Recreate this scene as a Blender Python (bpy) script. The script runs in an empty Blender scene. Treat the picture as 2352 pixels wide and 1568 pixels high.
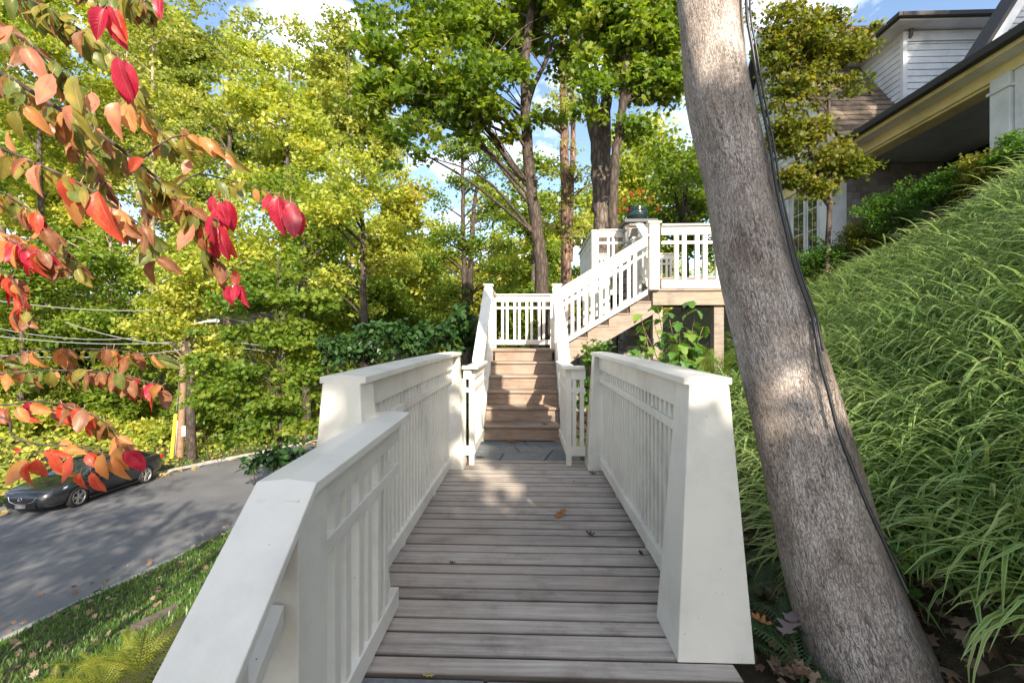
import bpy, bmesh, math, random
import numpy as np
from mathutils import Vector, Matrix
R = math.radians
random.seed(7)
RNG = np.random.default_rng(11)
scene = bpy.context.scene
COL = scene.collection

# ------------------------------------------------------------------ camera
YAW = math.atan(36.0 / 1045.3)
CAMZ = 1.22
cam_d = bpy.data.cameras.new("camera")
cam_d.sensor_width = 36.0
cam_d.lens = 16.0
cam_d.clip_start = 0.05
cam_d.clip_end = 2000.0
cam = bpy.data.objects.new("camera", cam_d)
COL.objects.link(cam)
cam.location = (0, 0, CAMZ)
cam.rotation_euler = (R(90), 0, YAW)
scene.camera = cam

# ------------------------------------------------------------------ sky, sun, exposure
SUN_EL, SUN_AZ = R(30.0), math.atan2(0.34, -0.94)      # azimuth clockwise from +Y: behind the camera, to the right
world = bpy.data.worlds.new("World")
scene.world = world
world.use_nodes = True
wn, wl = world.node_tree.nodes, world.node_tree.links
wn.clear()
w_out = wn.new("ShaderNodeOutputWorld")
w_bg = wn.new("ShaderNodeBackground")
w_bg.inputs["Strength"].default_value = 0.125
sky = wn.new("ShaderNodeTexSky")
sky.sky_type = 'NISHITA'
sky.sun_disc = False
sky.sun_elevation = SUN_EL
sky.sun_rotation = SUN_AZ
sky.air_density = 1.0
sky.dust_density = 1.0
sky.ozone_density = 1.0
# white clouds on a flat layer above
tc = wn.new("ShaderNodeTexCoord")
sep = wn.new("ShaderNodeSeparateXYZ")
wl.new(tc.outputs["Generated"], sep.inputs[0])
mx = wn.new("ShaderNodeMath"); mx.operation = 'MAXIMUM'; mx.inputs[1].default_value = 0.06
wl.new(sep.outputs["Z"], mx.inputs[0])
addz = wn.new("ShaderNodeMath"); addz.operation = 'ADD'; addz.inputs[1].default_value = 0.18
wl.new(mx.outputs[0], addz.inputs[0])
dx = wn.new("ShaderNodeMath"); dx.operation = 'DIVIDE'
dy = wn.new("ShaderNodeMath"); dy.operation = 'DIVIDE'
wl.new(sep.outputs["X"], dx.inputs[0]); wl.new(addz.outputs[0], dx.inputs[1])
wl.new(sep.outputs["Y"], dy.inputs[0]); wl.new(addz.outputs[0], dy.inputs[1])
cmb = wn.new("ShaderNodeCombineXYZ")
wl.new(dx.outputs[0], cmb.inputs[0]); wl.new(dy.outputs[0], cmb.inputs[1])
cn = wn.new("ShaderNodeTexNoise")
cn.inputs["Scale"].default_value = 2.3
cn.inputs["Detail"].default_value = 7
cn.inputs["Roughness"].default_value = 0.58
wl.new(cmb.outputs[0], cn.inputs["Vector"])
cr = wn.new("ShaderNodeValToRGB")
cr.color_ramp.elements[0].position = 0.50
cr.color_ramp.elements[1].position = 0.66
wl.new(cn.outputs["Fac"], cr.inputs[0])
cmix = wn.new("ShaderNodeMixRGB")
cmix.inputs["Color2"].default_value = (8.5, 8.6, 8.8, 1)
wl.new(cr.outputs["Color"], cmix.inputs["Fac"])
wl.new(sky.outputs["Color"], cmix.inputs["Color1"])
wl.new(cmix.outputs["Color"], w_bg.inputs["Color"])
wl.new(w_bg.outputs[0], w_out.inputs[0])

sun_d = bpy.data.lights.new("sun", 'SUN')
sun_d.energy = 4.4
sun_d.angle = R(0.5)
sun_d.color = (1.0, 0.90, 0.74)
sun = bpy.data.objects.new("sun", sun_d)
COL.objects.link(sun)
SUN_DIR = Vector((math.sin(SUN_AZ) * math.cos(SUN_EL), math.cos(SUN_AZ) * math.cos(SUN_EL), math.sin(SUN_EL)))
sun.rotation_euler = SUN_DIR.to_track_quat('Z', 'Y').to_euler()

vs = scene.view_settings
vs.view_transform = 'Standard'
vs.look = 'None'
vs.gamma = 1.0
vs.use_curve_mapping = False
vs.exposure = 1.33
scene.cycles.max_bounces = 8
scene.cycles.transparent_max_bounces = 8
scene.cycles.sample_clamp_indirect = 6.0

# ------------------------------------------------------------------ helpers
_ca, _sa = math.cos(YAW), math.sin(YAW)
def at(px, py, d):
    """a point of the place seen at photo pixel (2352-wide copy of the photograph), d metres in front of the camera"""
    u, v = (px - 1176.0) / 1045.3, (784.0 - py) / 1045.3
    return Vector((d * (-_sa + u * _ca), d * (_ca + u * _sa), CAMZ + d * v))

def empty(name, label, cat, loc=(0, 0, 0), rot=(0, 0, 0), group=None):
    o = bpy.data.objects.new(name, None)
    o.empty_display_size = 0.2
    COL.objects.link(o)
    o.location = loc
    o.rotation_euler = rot
    o["label"] = label
    o["category"] = cat
    if group: o["group"] = group
    return o

def tag(o, label, cat, group=None):
    o["label"] = label; o["category"] = cat
    if group: o["group"] = group
    return o

def mesh_np(name, V, F, mats, rnd=None, uv=None, smooth=False, attrs=None):
    V = np.asarray(V, dtype=np.float32); F = np.asarray(F, dtype=np.int32)
    me = bpy.data.meshes.new(name)
    n, (m, k) = len(V), F.shape
    me.vertices.add(n)
    me.vertices.foreach_set("co", V.ravel())
    me.loops.add(m * k)
    me.loops.foreach_set("vertex_index", F.ravel())
    me.polygons.add(m)
    me.polygons.foreach_set("loop_start", np.arange(0, m * k, k, dtype=np.int32))
    me.update(calc_edges=True)
    if smooth:
        me.polygons.foreach_set("use_smooth", np.ones(m, dtype=bool))
    if rnd is not None:
        a = me.attributes.new("rnd", 'FLOAT', 'FACE')
        a.data.foreach_set("value", np.asarray(rnd, dtype=np.float32))
    if uv is not None:                                   # per-vertex uv
        l = me.uv_layers.new(name="UVMap")
        l.data.foreach_set("uv", np.asarray(uv, dtype=np.float32)[F.ravel()].ravel())
    for an, av in (attrs or {}).items():
        a = me.attributes.new(an, 'FLOAT_VECTOR', 'POINT')
        a.data.foreach_set("vector", np.asarray(av, dtype=np.float32).ravel())
    for mt in (mats if isinstance(mats, (list, tuple)) else [mats]):
        me.materials.append(mt)
    me.validate()
    return me

def mesh_py(name, V, F, mat, bevel=0.0, smooth=False):
    me = bpy.data.meshes.new(name)
    me.from_pydata([tuple(v) for v in V], [], F)
    bm = bmesh.new(); bm.from_mesh(me)
    bmesh.ops.recalc_face_normals(bm, faces=bm.faces)
    if bevel > 0:
        bmesh.ops.bevel(bm, geom=list(bm.edges), offset=bevel, segments=1, affect='EDGES', clamp_overlap=True)
    bm.to_mesh(me); bm.free()
    if smooth:
        me.polygons.foreach_set("use_smooth", np.ones(len(me.polygons), dtype=bool))
    me.materials.append(mat)
    return me

def link(name, me, parent=None, loc=(0, 0, 0), rot=(0, 0, 0), scale=None):
    o = bpy.data.objects.new(name, me)
    COL.objects.link(o)
    if parent is not None: o.parent = parent
    o.location = loc
    o.rotation_euler = rot
    if scale is not None: o.scale = scale
    return o

def wpos(p):
    """world location of an unrotated chain of parents"""
    v = Vector((0, 0, 0))
    while p is not None:
        v += Vector(p.location); p = p.parent
    return v

def part(name, V, F, mat, parent, bevel=0.0, smooth=False):
    """mesh given in world coordinates, origin moved to its own middle, parented to an unrotated thing"""
    V = [Vector(v) for v in V]
    c = Vector((0, 0, 0))
    for v in V: c += v
    c /= len(V)
    me = mesh_py(name, [v - c for v in V], F, mat, bevel, smooth)
    return link(name, me, parent, c - wpos(parent))

BOXF = [(0, 3, 2, 1), (4, 5, 6, 7), (0, 1, 5, 4), (1, 2, 6, 5), (2, 3, 7, 6), (3, 0, 4, 7)]
def boxv(x0, x1, y0, y1, z0, z1):
    return [(x0, y0, z0), (x1, y0, z0), (x1, y1, z0), (x0, y1, z0), (x0, y0, z1), (x1, y0, z1), (x1, y1, z1), (x0, y1, z1)]
def box(name, x0, x1, y0, y1, z0, z1, mat, parent, bevel=0.0):
    return part(name, boxv(x0, x1, y0, y1, z0, z1), BOXF, mat, parent, bevel)
def frustum(name, cx, cy, z0, z1, w0, w1, mat, parent, bevel=0.0):
    a, b = w0 / 2, w1 / 2
    V = [(cx - a, cy - a, z0), (cx + a, cy - a, z0), (cx + a, cy + a, z0), (cx - a, cy + a, z0),
         (cx - b, cy - b, z1), (cx + b, cy - b, z1), (cx + b, cy + b, z1), (cx - b, cy + b, z1)]
    return part(name, V, BOXF, mat, parent, bevel)

def sweep(name, pts, prof, mat, parent, bevel=0.0):
    """profile [(lateral, dz)] swept along pts (vertical ends, fixed lateral direction)"""
    pts = [Vector(p) for p in pts]
    e = pts[-1] - pts[0]; e.z = 0; e.normalize()
    lat = Vector((e.y, -e.x, 0))
    V, F = [], []
    k = len(prof)
    for p in pts:
        for a, dz in prof: V.append(p + lat * a + Vector((0, 0, dz)))
    for i in range(len(pts) - 1):
        for j in range(k):
            a, b = i * k + j, i * k + (j + 1) % k
            F.append((a, b, b + k, a + k))
    F.append(tuple(range(k - 1, -1, -1)))
    F.append(tuple(range((len(pts) - 1) * k, len(pts) * k)))
    return part(name, V, F, mat, parent, bevel)

def rect(w, z0, z1): return [(-w / 2, z0), (w / 2, z0), (w / 2, z1), (-w / 2, z1)]
def capprof(w, t=0.036): return [(-w / 2, -t), (w / 2, -t), (w / 2, -0.008), (0.0, 0.0), (-w / 2, -0.008)]

def tube_np(pts, rad, n=10, cap=True):
    pts = np.asarray(pts, dtype=float); rad = np.asarray(rad, dtype=float)
    m = len(pts)
    tan = np.gradient(pts, axis=0)
    tan /= np.linalg.norm(tan, axis=1)[:, None] + 1e-9
    ref = np.array([0.0, 1.0, 0.0]) if abs(tan[0][1]) < 0.8 else np.array([1.0, 0.0, 0.0])
    V = []
    for i in range(m):
        a = np.cross(tan[i], ref); a /= np.linalg.norm(a) + 1e-9
        b = np.cross(tan[i], a)
        th = np.linspace(0, 2 * np.pi, n, endpoint=False)
        V.append(pts[i] + rad[i] * (np.cos(th)[:, None] * a + np.sin(th)[:, None] * b))
    V = np.concatenate(V)
    F = []
    for i in range(m - 1):
        for j in range(n):
            j2 = (j + 1) % n
            F.append((i * n + j, i * n + j2, (i + 1) * n + j2, (i + 1) * n + j))
    return V, np.array(F)

def smooth_path(pts, n):
    """Catmull-Rom through pts"""
    P = np.asarray(pts, dtype=float)
    P = np.vstack([2 * P[0] - P[1], P, 2 * P[-1] - P[-2]])
    out = []
    seg = len(P) - 3
    for t in np.linspace(0, seg - 1e-6, n):
        i = int(t); f = t - i
        p0, p1, p2, p3 = P[i], P[i + 1], P[i + 2], P[i + 3]
        out.append(0.5 * ((2 * p1) + (-p0 + p2) * f + (2 * p0 - 5 * p1 + 4 * p2 - p3) * f ** 2 + (-p0 + 3 * p1 - 3 * p2 + p3) * f ** 3))
    return np.array(out)

def tube(name, pts, rad, mat, parent, n=10, smooth=True):
    V, F = tube_np(pts, rad, n)
    base = np.array(wpos(parent)) if parent is not None else np.array(V[:n].mean(axis=0))
    me = mesh_np(name, V - base, F, mat, smooth=smooth)
    o = link(name, me, parent)
    if parent is None: o.location = tuple(base)
    return o

def merge(parts):
    Vs, Fs, off = [], [], 0
    for V, F in parts:
        Vs.append(V); Fs.append(np.asarray(F) + off); off += len(V)
    return np.concatenate(Vs), np.concatenate(Fs)

# ------------------------------------------------------------------ materials
def new_mat(name):
    m = bpy.data.materials.new(name); m.use_nodes = True
    nt = m.node_tree
    return m, nt.nodes, nt.links, nt.nodes["Principled BSDF"]

def ramp(nodes, stops):
    r = nodes.new("ShaderNodeValToRGB")
    el = r.color_ramp.elements
    while len(el) < len(stops): el.new(0.5)
    for e, (p, c) in zip(el, stops):
        e.position = p; e.color = (c[0], c[1], c[2], 1)
    return r

def noise(nodes, links, vec, scale, detail=5, rough=0.6, mapscale=None):
    n = nodes.new("ShaderNodeTexNoise")
    n.inputs["Scale"].default_value = scale
    n.inputs["Detail"].default_value = detail
    n.inputs["Roughness"].default_value = rough
    if mapscale is not None:
        mp = nodes.new("ShaderNodeMapping"); mp.inputs["Scale"].default_value = mapscale
        links.new(vec, mp.inputs[0]); vec = mp.outputs[0]
    links.new(vec, n.inputs["Vector"])
    return n

def mixc(nodes, links, fac, a, b, mode='MIX'):
    m = nodes.new("ShaderNodeMixRGB"); m.blend_type = mode
    for s, v in ((m.inputs["Fac"], fac), (m.inputs["Color1"], a), (m.inputs["Color2"], b)):
        if hasattr(v, "is_linked") or hasattr(v, "links"): links.new(v, s)
        elif isinstance(v, (int, float)): s.default_value = v
        else: s.default_value = (v[0], v[1], v[2], 1)
    return m.outputs["Color"]

def bump(nodes, links, h, strength, dist, bs):
    b = nodes.new("ShaderNodeBump")
    b.inputs["Strength"].default_value = strength
    b.inputs["Distance"].default_value = dist
    links.new(h, b.inputs["Height"]); links.new(b.outputs[0], bs.inputs["Normal"])

def worldpos(nodes):
    return nodes.new("ShaderNodeNewGeometry").outputs["Position"]

def simple(name, col, rough=0.6, metal=0.0, var=0.12, scale=8.0, bmp=0.0):
    m, n, l, b = new_mat(name)
    g = worldpos(n)
    nz = noise(n, l, g, scale, 4)
    r = ramp(n, [(0.3, [c * (1 - var) for c in col]), (0.7, [min(1, c * (1 + var)) for c in col])])
    l.new(nz.outputs["Fac"], r.inputs[0]); l.new(r.outputs[0], b.inputs["Base Color"])
    b.inputs["Roughness"].default_value = rough; b.inputs["Metallic"].default_value = metal
    if bmp: bump(n, l, nz.outputs["Fac"], 0.5, bmp, b)
    return m

def paint(name, col, algae=0.25):
    """white exterior paint: brush grain, small specks, faint green and grime blotches"""
    m, n, l, b = new_mat(name)
    g = worldpos(n)
    c = noise(n, l, g, 2.2, 6, 0.65)
    r1 = ramp(n, [(0.34, [x * 0.76 for x in col]), (0.5, [x * 0.93 for x in col]), (0.62, col)])
    l.new(c.outputs["Fac"], r1.inputs[0])
    al = noise(n, l, g, 1.1, 7, 0.7)
    ra = ramp(n, [(0.52, (0, 0, 0)), (0.75, (algae, algae, algae))])
    l.new(al.outputs["Fac"], ra.inputs[0])
    c2 = mixc(n, l, ra.outputs[0], r1.outputs[0], (0.50, 0.50, 0.33))
    sp = n.new("ShaderNodeTexVoronoi"); sp.inputs["Scale"].default_value = 26.0
    l.new(g, sp.inputs["Vector"])
    rs = ramp(n, [(0.035, (1, 1, 1)), (0.075, (0, 0, 0))])
    l.new(sp.outputs["Distance"], rs.inputs[0])
    gate = noise(n, l, g, 9.0, 2)
    rg = ramp(n, [(0.54, (0, 0, 0)), (0.58, (0.8, 0.8, 0.8))])
    l.new(gate.outputs["Fac"], rg.inputs[0])
    f = mixc(n, l, 1.0, rs.outputs[0], rg.outputs[0], 'MULTIPLY')
    c3 = mixc(n, l, f, c2, (0.10, 0.09, 0.08))
    l.new(c3, b.inputs["Base Color"])
    b.inputs["Roughness"].default_value = 0.42
    br = noise(n, l, g, 60.0, 4, 0.7, (1, 0.15, 1))
    bump(n, l, br.outputs["Fac"], 0.25, 0.002, b)
    return m

def wood(name, dark, light, axis, warm=None, rough=0.75, edge=False):
    """board wood, grain along object axis, a different cut of the noise per board"""
    m, n, l, b = new_mat(name)
    tcn = n.new("ShaderNodeTexCoord"); oi = n.new("ShaderNodeObjectInfo")
    add = n.new("ShaderNodeVectorMath"); add.operation = 'ADD'
    sc = n.new("ShaderNodeVectorMath"); sc.operation = 'SCALE'; sc.inputs["Scale"].default_value = 37.0
    cb = n.new("ShaderNodeCombineXYZ")
    for i in range(3): l.new(oi.outputs["Random"], cb.inputs[i])
    l.new(cb.outputs[0], sc.inputs[0])
    l.new(tcn.outputs["Object"], add.inputs[0]); l.new(sc.outputs[0], add.inputs[1])
    ms = [42.0, 42.0, 42.0]; ms[axis] = 2.2
    gr = noise(n, l, add.outputs[0], 1.0, 7, 0.7, tuple(ms))
    st = noise(n, l, add.outputs[0], 5.0, 7, 0.68)
    r1 = ramp(n, [(0.28, dark), (0.52, [(a + c) / 2 for a, c in zip(dark, light)]), (0.75, light)])
    l.new(gr.outputs["Fac"], r1.inputs[0])
    rst = ramp(n, [(0.33, (0.42, 0.39, 0.36)), (0.47, (.88, .86, .84)), (0.60, (1.05, 1.05, 1.05))])
    l.new(st.outputs["Fac"], rst.inputs[0])
    c = mixc(n, l, 0.65, r1.outputs[0], rst.outputs[0], 'MULTIPLY')
    ro = ramp(n, [(0.0, (0.80, 0.75, 0.72)), (0.5, (1.0, 0.95, 0.92)), (1.0, (1.12, 1.09, 1.06))])
    l.new(oi.outputs["Random"], ro.inputs[0])
    c = mixc(n, l, 1.0, c, ro.outputs[0], 'MULTIPLY')
    if warm:
        wz = noise(n, l, add.outputs[0], 1.3, 3)
        rw = ramp(n, [(0.42, (0, 0, 0)), (0.7, (0.6, 0.6, 0.6))])
        l.new(wz.outputs["Fac"], rw.inputs[0])
        c = mixc(n, l, rw.outputs[0], c, warm)
    if edge:                                             # edge grime, plus the gaps' shade painted into each board's long edges
        sp_ = n.new("ShaderNodeSeparateXYZ"); l.new(tcn.outputs["Generated"], sp_.inputs[0])
        re_ = ramp(n, [(0.0, (.28, .26, .24)), (.03, (.6, .58, .56)), (.07, (1, 1, 1)), (.93, (1, 1, 1)), (.97, (.6, .58, .56)), (1.0, (.28, .26, .24))])
        l.new(sp_.outputs[1], re_.inputs[0])
        c = mixc(n, l, 1.0, c, re_.outputs[0], 'MULTIPLY')
    l.new(c, b.inputs["Base Color"])
    b.inputs["Roughness"].default_value = rough
    bump(n, l, gr.outputs["Fac"], 0.6, 0.004, b)
    return m

def leaf_mat(name, cols, trans=0.45, rough=0.5, tcol=None, objrand=False, spec=0.35):
    """foliage: colour by a per-leaf random value, part of the light passes through"""
    m, n, l, b = new_mat(name)
    if objrand:
        src = n.new("ShaderNodeObjectInfo").outputs["Random"]
    else:
        a = n.new("ShaderNodeAttribute"); a.attribute_name = "rnd"; src = a.outputs["Fac"]
    r = ramp(n, [(i / (len(cols) - 1), c) for i, c in enumerate(cols)])
    l.new(src, r.inputs[0])
    c = r.outputs[0]
    l.new(c, b.inputs["Base Color"])
    b.inputs["Roughness"].default_value = rough
    b.inputs["Specular IOR Level"].default_value = spec
    t = n.new("ShaderNodeBsdfTranslucent")
    tc_ = mixc(n, l, 1.0, c, tcol or (1.5, 1.5, 0.5), 'MULTIPLY')
    l.new(tc_, t.inputs["Color"])
    mxs = n.new("ShaderNodeMixShader"); mxs.inputs[0].default_value = trans
    l.new(b.outputs[0], mxs.inputs[1]); l.new(t.outputs[0], mxs.inputs[2])
    l.new(mxs.outputs[0], n["Material Output"].inputs[0])
    return m

def bark(name, dark, light, sc=1.0, patch=None):
    m, n, l, b = new_mat(name)
    tcn = n.new("ShaderNodeTexCoord")
    v = n.new("ShaderNodeTexVoronoi"); v.feature = 'DISTANCE_TO_EDGE'; v.inputs["Scale"].default_value = 1.0
    mp = n.new("ShaderNodeMapping"); mp.inputs["Scale"].default_value = (22 * sc, 22 * sc, 5 * sc)
    wob = noise(n, l, tcn.outputs["Object"], 6 * sc, 4)
    ad = n.new("ShaderNodeMixRGB"); ad.blend_type = 'ADD'; ad.inputs[0].default_value = 0.12
    l.new(tcn.outputs["Object"], ad.inputs[1]); l.new(wob.outputs["Color"], ad.inputs[2])
    l.new(ad.outputs[0], mp.inputs[0]); l.new(mp.outputs[0], v.inputs["Vector"])
    r = ramp(n, [(0.0, dark), (0.16, [(a * 0.5 + c * 0.5) for a, c in zip(dark, light)]), (0.4, light)])
    l.new(v.outputs["Distance"], r.inputs[0])
    z = noise(n, l, tcn.outputs["Object"], 1.6 * sc, 6)
    rz = ramp(n, [(0.32, (0.55, 0.52, 0.5)), (0.62, (1.1, 1.06, 1.02))])
    l.new(z.outputs["Fac"], rz.inputs[0])
    c = mixc(n, l, 1.0, r.outputs[0], rz.outputs[0], 'MULTIPLY')
    l.new(c, b.inputs["Base Color"]); b.inputs["Roughness"].default_value = 0.9
    bump(n, l, v.outputs["Distance"], 0.9, 0.02, b)
    return m

M = {}
M['white'] = paint("white_paint", (0.75, 0.715, 0.645), 0.26)
M['house_white'] = paint("house_white_paint", (0.76, 0.76, 0.77), 0.05)
M['cream'] = paint("cream_paint", (0.86, 0.71, 0.36), 0.05)
M['siding_grey'] = paint("grey_siding_paint", (0.46, 0.48, 0.50), 0.05)
M['deck'] = wood("weathered_deck", (0.20, 0.18, 0.165), (0.56, 0.52, 0.48), 0, (0.42, 0.34, 0.28), edge=True)
M['stair'] = wood("stair_wood", (0.15, 0.10, 0.072), (0.40, 0.30, 0.225), 0, (0.37, 0.31, 0.27))
M['oldwood'] = wood("old_wood", (0.16, 0.13, 0.11), (0.40, 0.35, 0.30), 0, (0.36, 0.26, 0.17))
M['darkwood'] = wood("dark_bench_wood", (0.05, 0.035, 0.03), (0.14, 0.10, 0.085), 0)
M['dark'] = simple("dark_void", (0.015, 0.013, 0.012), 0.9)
M['gutter'] = simple("dark_gutter", (0.032, 0.028, 0.025), 0.65)
M['bronze'] = simple("bronze_downspout", (0.09, 0.075, 0.06), 0.4)
M['soil'] = simple("soil", (0.055, 0.042, 0.03), 0.95, 0, 0.5, 14, 0.03)
M['black'] = simple("black_cable", (0.018, 0.018, 0.02), 0.4)
M['steel'] = simple("galvanized_steel", (0.5, 0.5, 0.52), 0.35, 0.8)
M['litter'] = leaf_mat("dead_leaf", [(0.12, 0.075, 0.05), (0.22, 0.14, 0.095), (0.30, 0.19, 0.12), (0.34, 0.28, 0.24)], 0.12, 0.7, (1, 1, 1))
M['pole'] = wood("pole_wood", (0.16, 0.095, 0.06), (0.34, 0.22, 0.15), 2)

def shingle_mat(name, cols, rough=0.9):
    m, n, l, b = new_mat(name)
    oi = n.new("ShaderNodeObjectInfo")
    r = ramp(n, [(i / (len(cols) - 1), c) for i, c in enumerate(cols)])
    l.new(oi.outputs["Random"], r.inputs[0])
    g = worldpos(n)
    z = noise(n, l, g, 30, 5)
    rz = ramp(n, [(0.3, (0.7, 0.7, 0.7)), (0.7, (1.15, 1.15, 1.15))])
    l.new(z.outputs["Fac"], rz.inputs[0])
    l.new(mixc(n, l, 1.0, r.outputs[0], rz.outputs[0], 'MULTIPLY'), b.inputs["Base Color"])
    b.inputs["Roughness"].default_value = rough
    bump(n, l, z.outputs["Fac"], 0.5, 0.006, b)
    return m
M['roof'] = shingle_mat("cedar_roof_shingle", [(0.085, 0.062, 0.045), (0.15, 0.11, 0.078), (0.21, 0.155, 0.11)])
M['wall_shingle'] = shingle_mat("grey_wall_shingle", [(0.18, 0.15, 0.13), (0.26, 0.225, 0.20), (0.32, 0.28, 0.26)])
M['stone'] = shingle_mat("field_stone", [(0.15, 0.145, 0.14), (0.26, 0.235, 0.20), (0.33, 0.30, 0.26), (0.22, 0.23, 0.24)])
M['mortar'] = simple("mortar", (0.16, 0.15, 0.135), 0.95)
M['bluestone'] = shingle_mat("bluestone", [(0.12, 0.135, 0.145), (0.17, 0.18, 0.185), (0.20, 0.20, 0.195)], 0.7)
M['slate'] = simple("slate_cap", (0.10, 0.10, 0.10), 0.7)

def glass(name, col=(0.03, 0.035, 0.04), rough=0.03):
    m, n, l, b = new_mat(name)
    b.inputs["Base Color"].default_value = (*col, 1)
    b.inputs["Roughness"].default_value = rough
    b.inputs["Specular IOR Level"].default_value = 0.9
    b.inputs["Coat Weight"].default_value = 0.6
    return m
M['glass'] = glass("window_glass")

# foliage colours
G_DARK = [(0.018, 0.045, 0.008), (0.035, 0.085, 0.012), (0.06, 0.12, 0.016), (0.09, 0.15, 0.02)]
G_MID = [(0.03, 0.07, 0.01), (0.06, 0.125, 0.015), (0.10, 0.165, 0.02), (0.15, 0.20, 0.025)]
G_YEL = [(0.07, 0.11, 0.015), (0.12, 0.165, 0.022), (0.19, 0.215, 0.03), (0.27, 0.25, 0.035)]
G_OLV = [(0.07, 0.085, 0.02), (0.13, 0.135, 0.03), (0.20, 0.175, 0.045), (0.28, 0.22, 0.06)]
G_GOLD = [(0.13, 0.14, 0.02), (0.24, 0.20, 0.03), (0.34, 0.23, 0.03), (0.38, 0.20, 0.03)]
def _up(c, k): return [tuple(min(.55, x * k) for x in t) for t in c]
G_DARK, G_MID, G_YEL, G_OLV, G_GOLD = _up(G_DARK, 1.5), [(a * 2.0, b_ * 1.6, c * 1.6) for a, b_, c in G_MID], [(min(.55, a * 2.3), min(.5, b_ * 2.05), c * 2.6) for a, b_, c in G_YEL], [(min(.5, a * 1.75), b_ * 2.1, c * 2.0) for a, b_, c in G_OLV], [(.22, .26, .04), (.31, .33, .05), (.40, .38, .06), (.46, .36, .06)]
M['lf_dark'] = leaf_mat("leaf_dark_green", G_DARK)
M['lf_mid'] = leaf_mat("leaf_mid_green", G_MID, 0.5)
M['lf_yel'] = leaf_mat("leaf_yellow_green", G_YEL, 0.5)
M['lf_olv'] = leaf_mat("leaf_olive", G_OLV, 0.45)
M['lf_gold'] = leaf_mat("leaf_gold", G_GOLD, 0.5)
M['lf_gloss'] = leaf_mat("leaf_glossy", [(0.015, 0.04, 0.012), (0.03, 0.075, 0.018), (0.05, 0.10, 0.025)], 0.2, 0.28)
M['lf_maple'] = leaf_mat("leaf_japanese_maple", [(0.05, 0.085, 0.012), (0.11, 0.14, 0.02), (0.20, 0.20, 0.03), (0.32, 0.25, 0.04)], 0.5)
M['lf_hyd'] = leaf_mat("leaf_hydrangea", [(0.06, 0.15, 0.03), (0.10, 0.22, 0.04), (0.22, 0.32, 0.05)], 0.4, 0.5, None, True)
M['lf_fern'] = leaf_mat("leaf_fern", [(0.05, 0.11, 0.015), (0.10, 0.17, 0.02), (0.19, 0.22, 0.03)], 0.45)
M['lf_fernd'] = leaf_mat("leaf_dark_fern", [(0.035, 0.085, 0.03), (0.07, 0.13, 0.05), (0.10, 0.17, 0.07)], 0.35)
M['lf_fernY'] = leaf_mat("leaf_autumn_fern", [(0.12, 0.17, 0.02), (0.22, 0.25, 0.03), (0.33, 0.32, 0.05)], 0.45)
M['bark_grey'] = bark("bark_grey", (0.045, 0.035, 0.03), (0.19, 0.155, 0.13), 0.5)
M['bark_dark'] = bark("bark_dark", (0.03, 0.022, 0.018), (0.12, 0.09, 0.07), 0.5)
M['bark_red'] = bark("bark_reddish", (0.07, 0.04, 0.03), (0.30, 0.19, 0.13), 0.5)
M['bark_pale'] = bark("bark_pale", (0.18, 0.15, 0.12), (0.48, 0.41, 0.33), 0.4)

def grass_blade_mat(name, green, margin, var):
    m, n, l, b = new_mat(name)
    a = n.new("ShaderNodeAttribute"); a.attribute_name = "rnd"
    r = ramp(n, [(i / (len(green) - 1), c) for i, c in enumerate(green)])
    l.new(a.outputs["Fac"], r.inputs[0])
    uv = n.new("ShaderNodeUVMap"); uv.uv_map = "UVMap"
    s = n.new("ShaderNodeSeparateXYZ"); l.new(uv.outputs[0], s.inputs[0])
    rm = ramp(n, [(0.0, (1, 1, 1)), (0.22, (1, 1, 1)), (0.30, (0, 0, 0)), (0.70, (0, 0, 0)), (0.78, (1, 1, 1))])
    l.new(s.outputs[0], rm.inputs[0])
    f = mixc(n, l, 1.0, rm.outputs[0], (var, var, var), 'MULTIPLY')
    c = mixc(n, l, f, r.outputs[0], margin)
    l.new(c, b.inputs["Base Color"]); b.inputs["Roughness"].default_value = 0.4
    t = n.new("ShaderNodeBsdfTranslucent"); l.new(c, t.inputs["Color"])
    mxs = n.new("ShaderNodeMixShader"); mxs.inputs[0].default_value = 0.45
    l.new(b.outputs[0], mxs.inputs[1]); l.new(t.outputs[0], mxs.inputs[2])
    l.new(mxs.outputs[0], n["Material Output"].inputs[0])
    return m
M['sedge'] = grass_blade_mat("variegated_sedge", [(0.075, 0.18, 0.022), (0.16, 0.31, 0.035), (0.26, 0.41, 0.055), (0.43, 0.49, 0.10), (0.42, 0.33, 0.18)], (0.58, 0.68, 0.36), 0.6)
M['lawn'] = grass_blade_mat("lawn_grass", [(0.045, 0.12, 0.018), (0.09, 0.19, 0.028), (0.17, 0.26, 0.045)], (0.1, 0.15, 0.03), 0.2)

# ------------------------------------------------------------------ ground
def kerb_x(y): return np.interp(y, [-30, 0, 7.7, 12, 16, 20, 25, 30, 36, 60], [-10.5, -9.6, -9.0, -8.2, -7.3, -6.0, -3.2, 1.2, 9.0, 45.0])
def road_w(y): return np.interp(y, [0, 15, 19, 21, 25, 60], [7.9, 8.6, 8.3, 8.2, 8.4, 12.0])
def road_z(y): return np.interp(y, [-30, 0, 8, 14.6, 17.5, 25, 40, 120], [-3.0, -3.7, -3.95, -4.1, -4.2, -4.35, -4.7, -6.5])
def bank_x0(y): return np.interp(y, [-5, 0, 2.5, 6, 8, 20], [1.2, 1.36, 1.50, 2.25, 2.5, 3.4])
def bank_foot(y): return np.interp(y, [0, 2.5, 4, 5, 6, 7, 8, 9, 20], [1.6, 1.50, 1.42, 1.32, 1.28, 1.5, 2.0, 2.3, 3.4])
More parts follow.
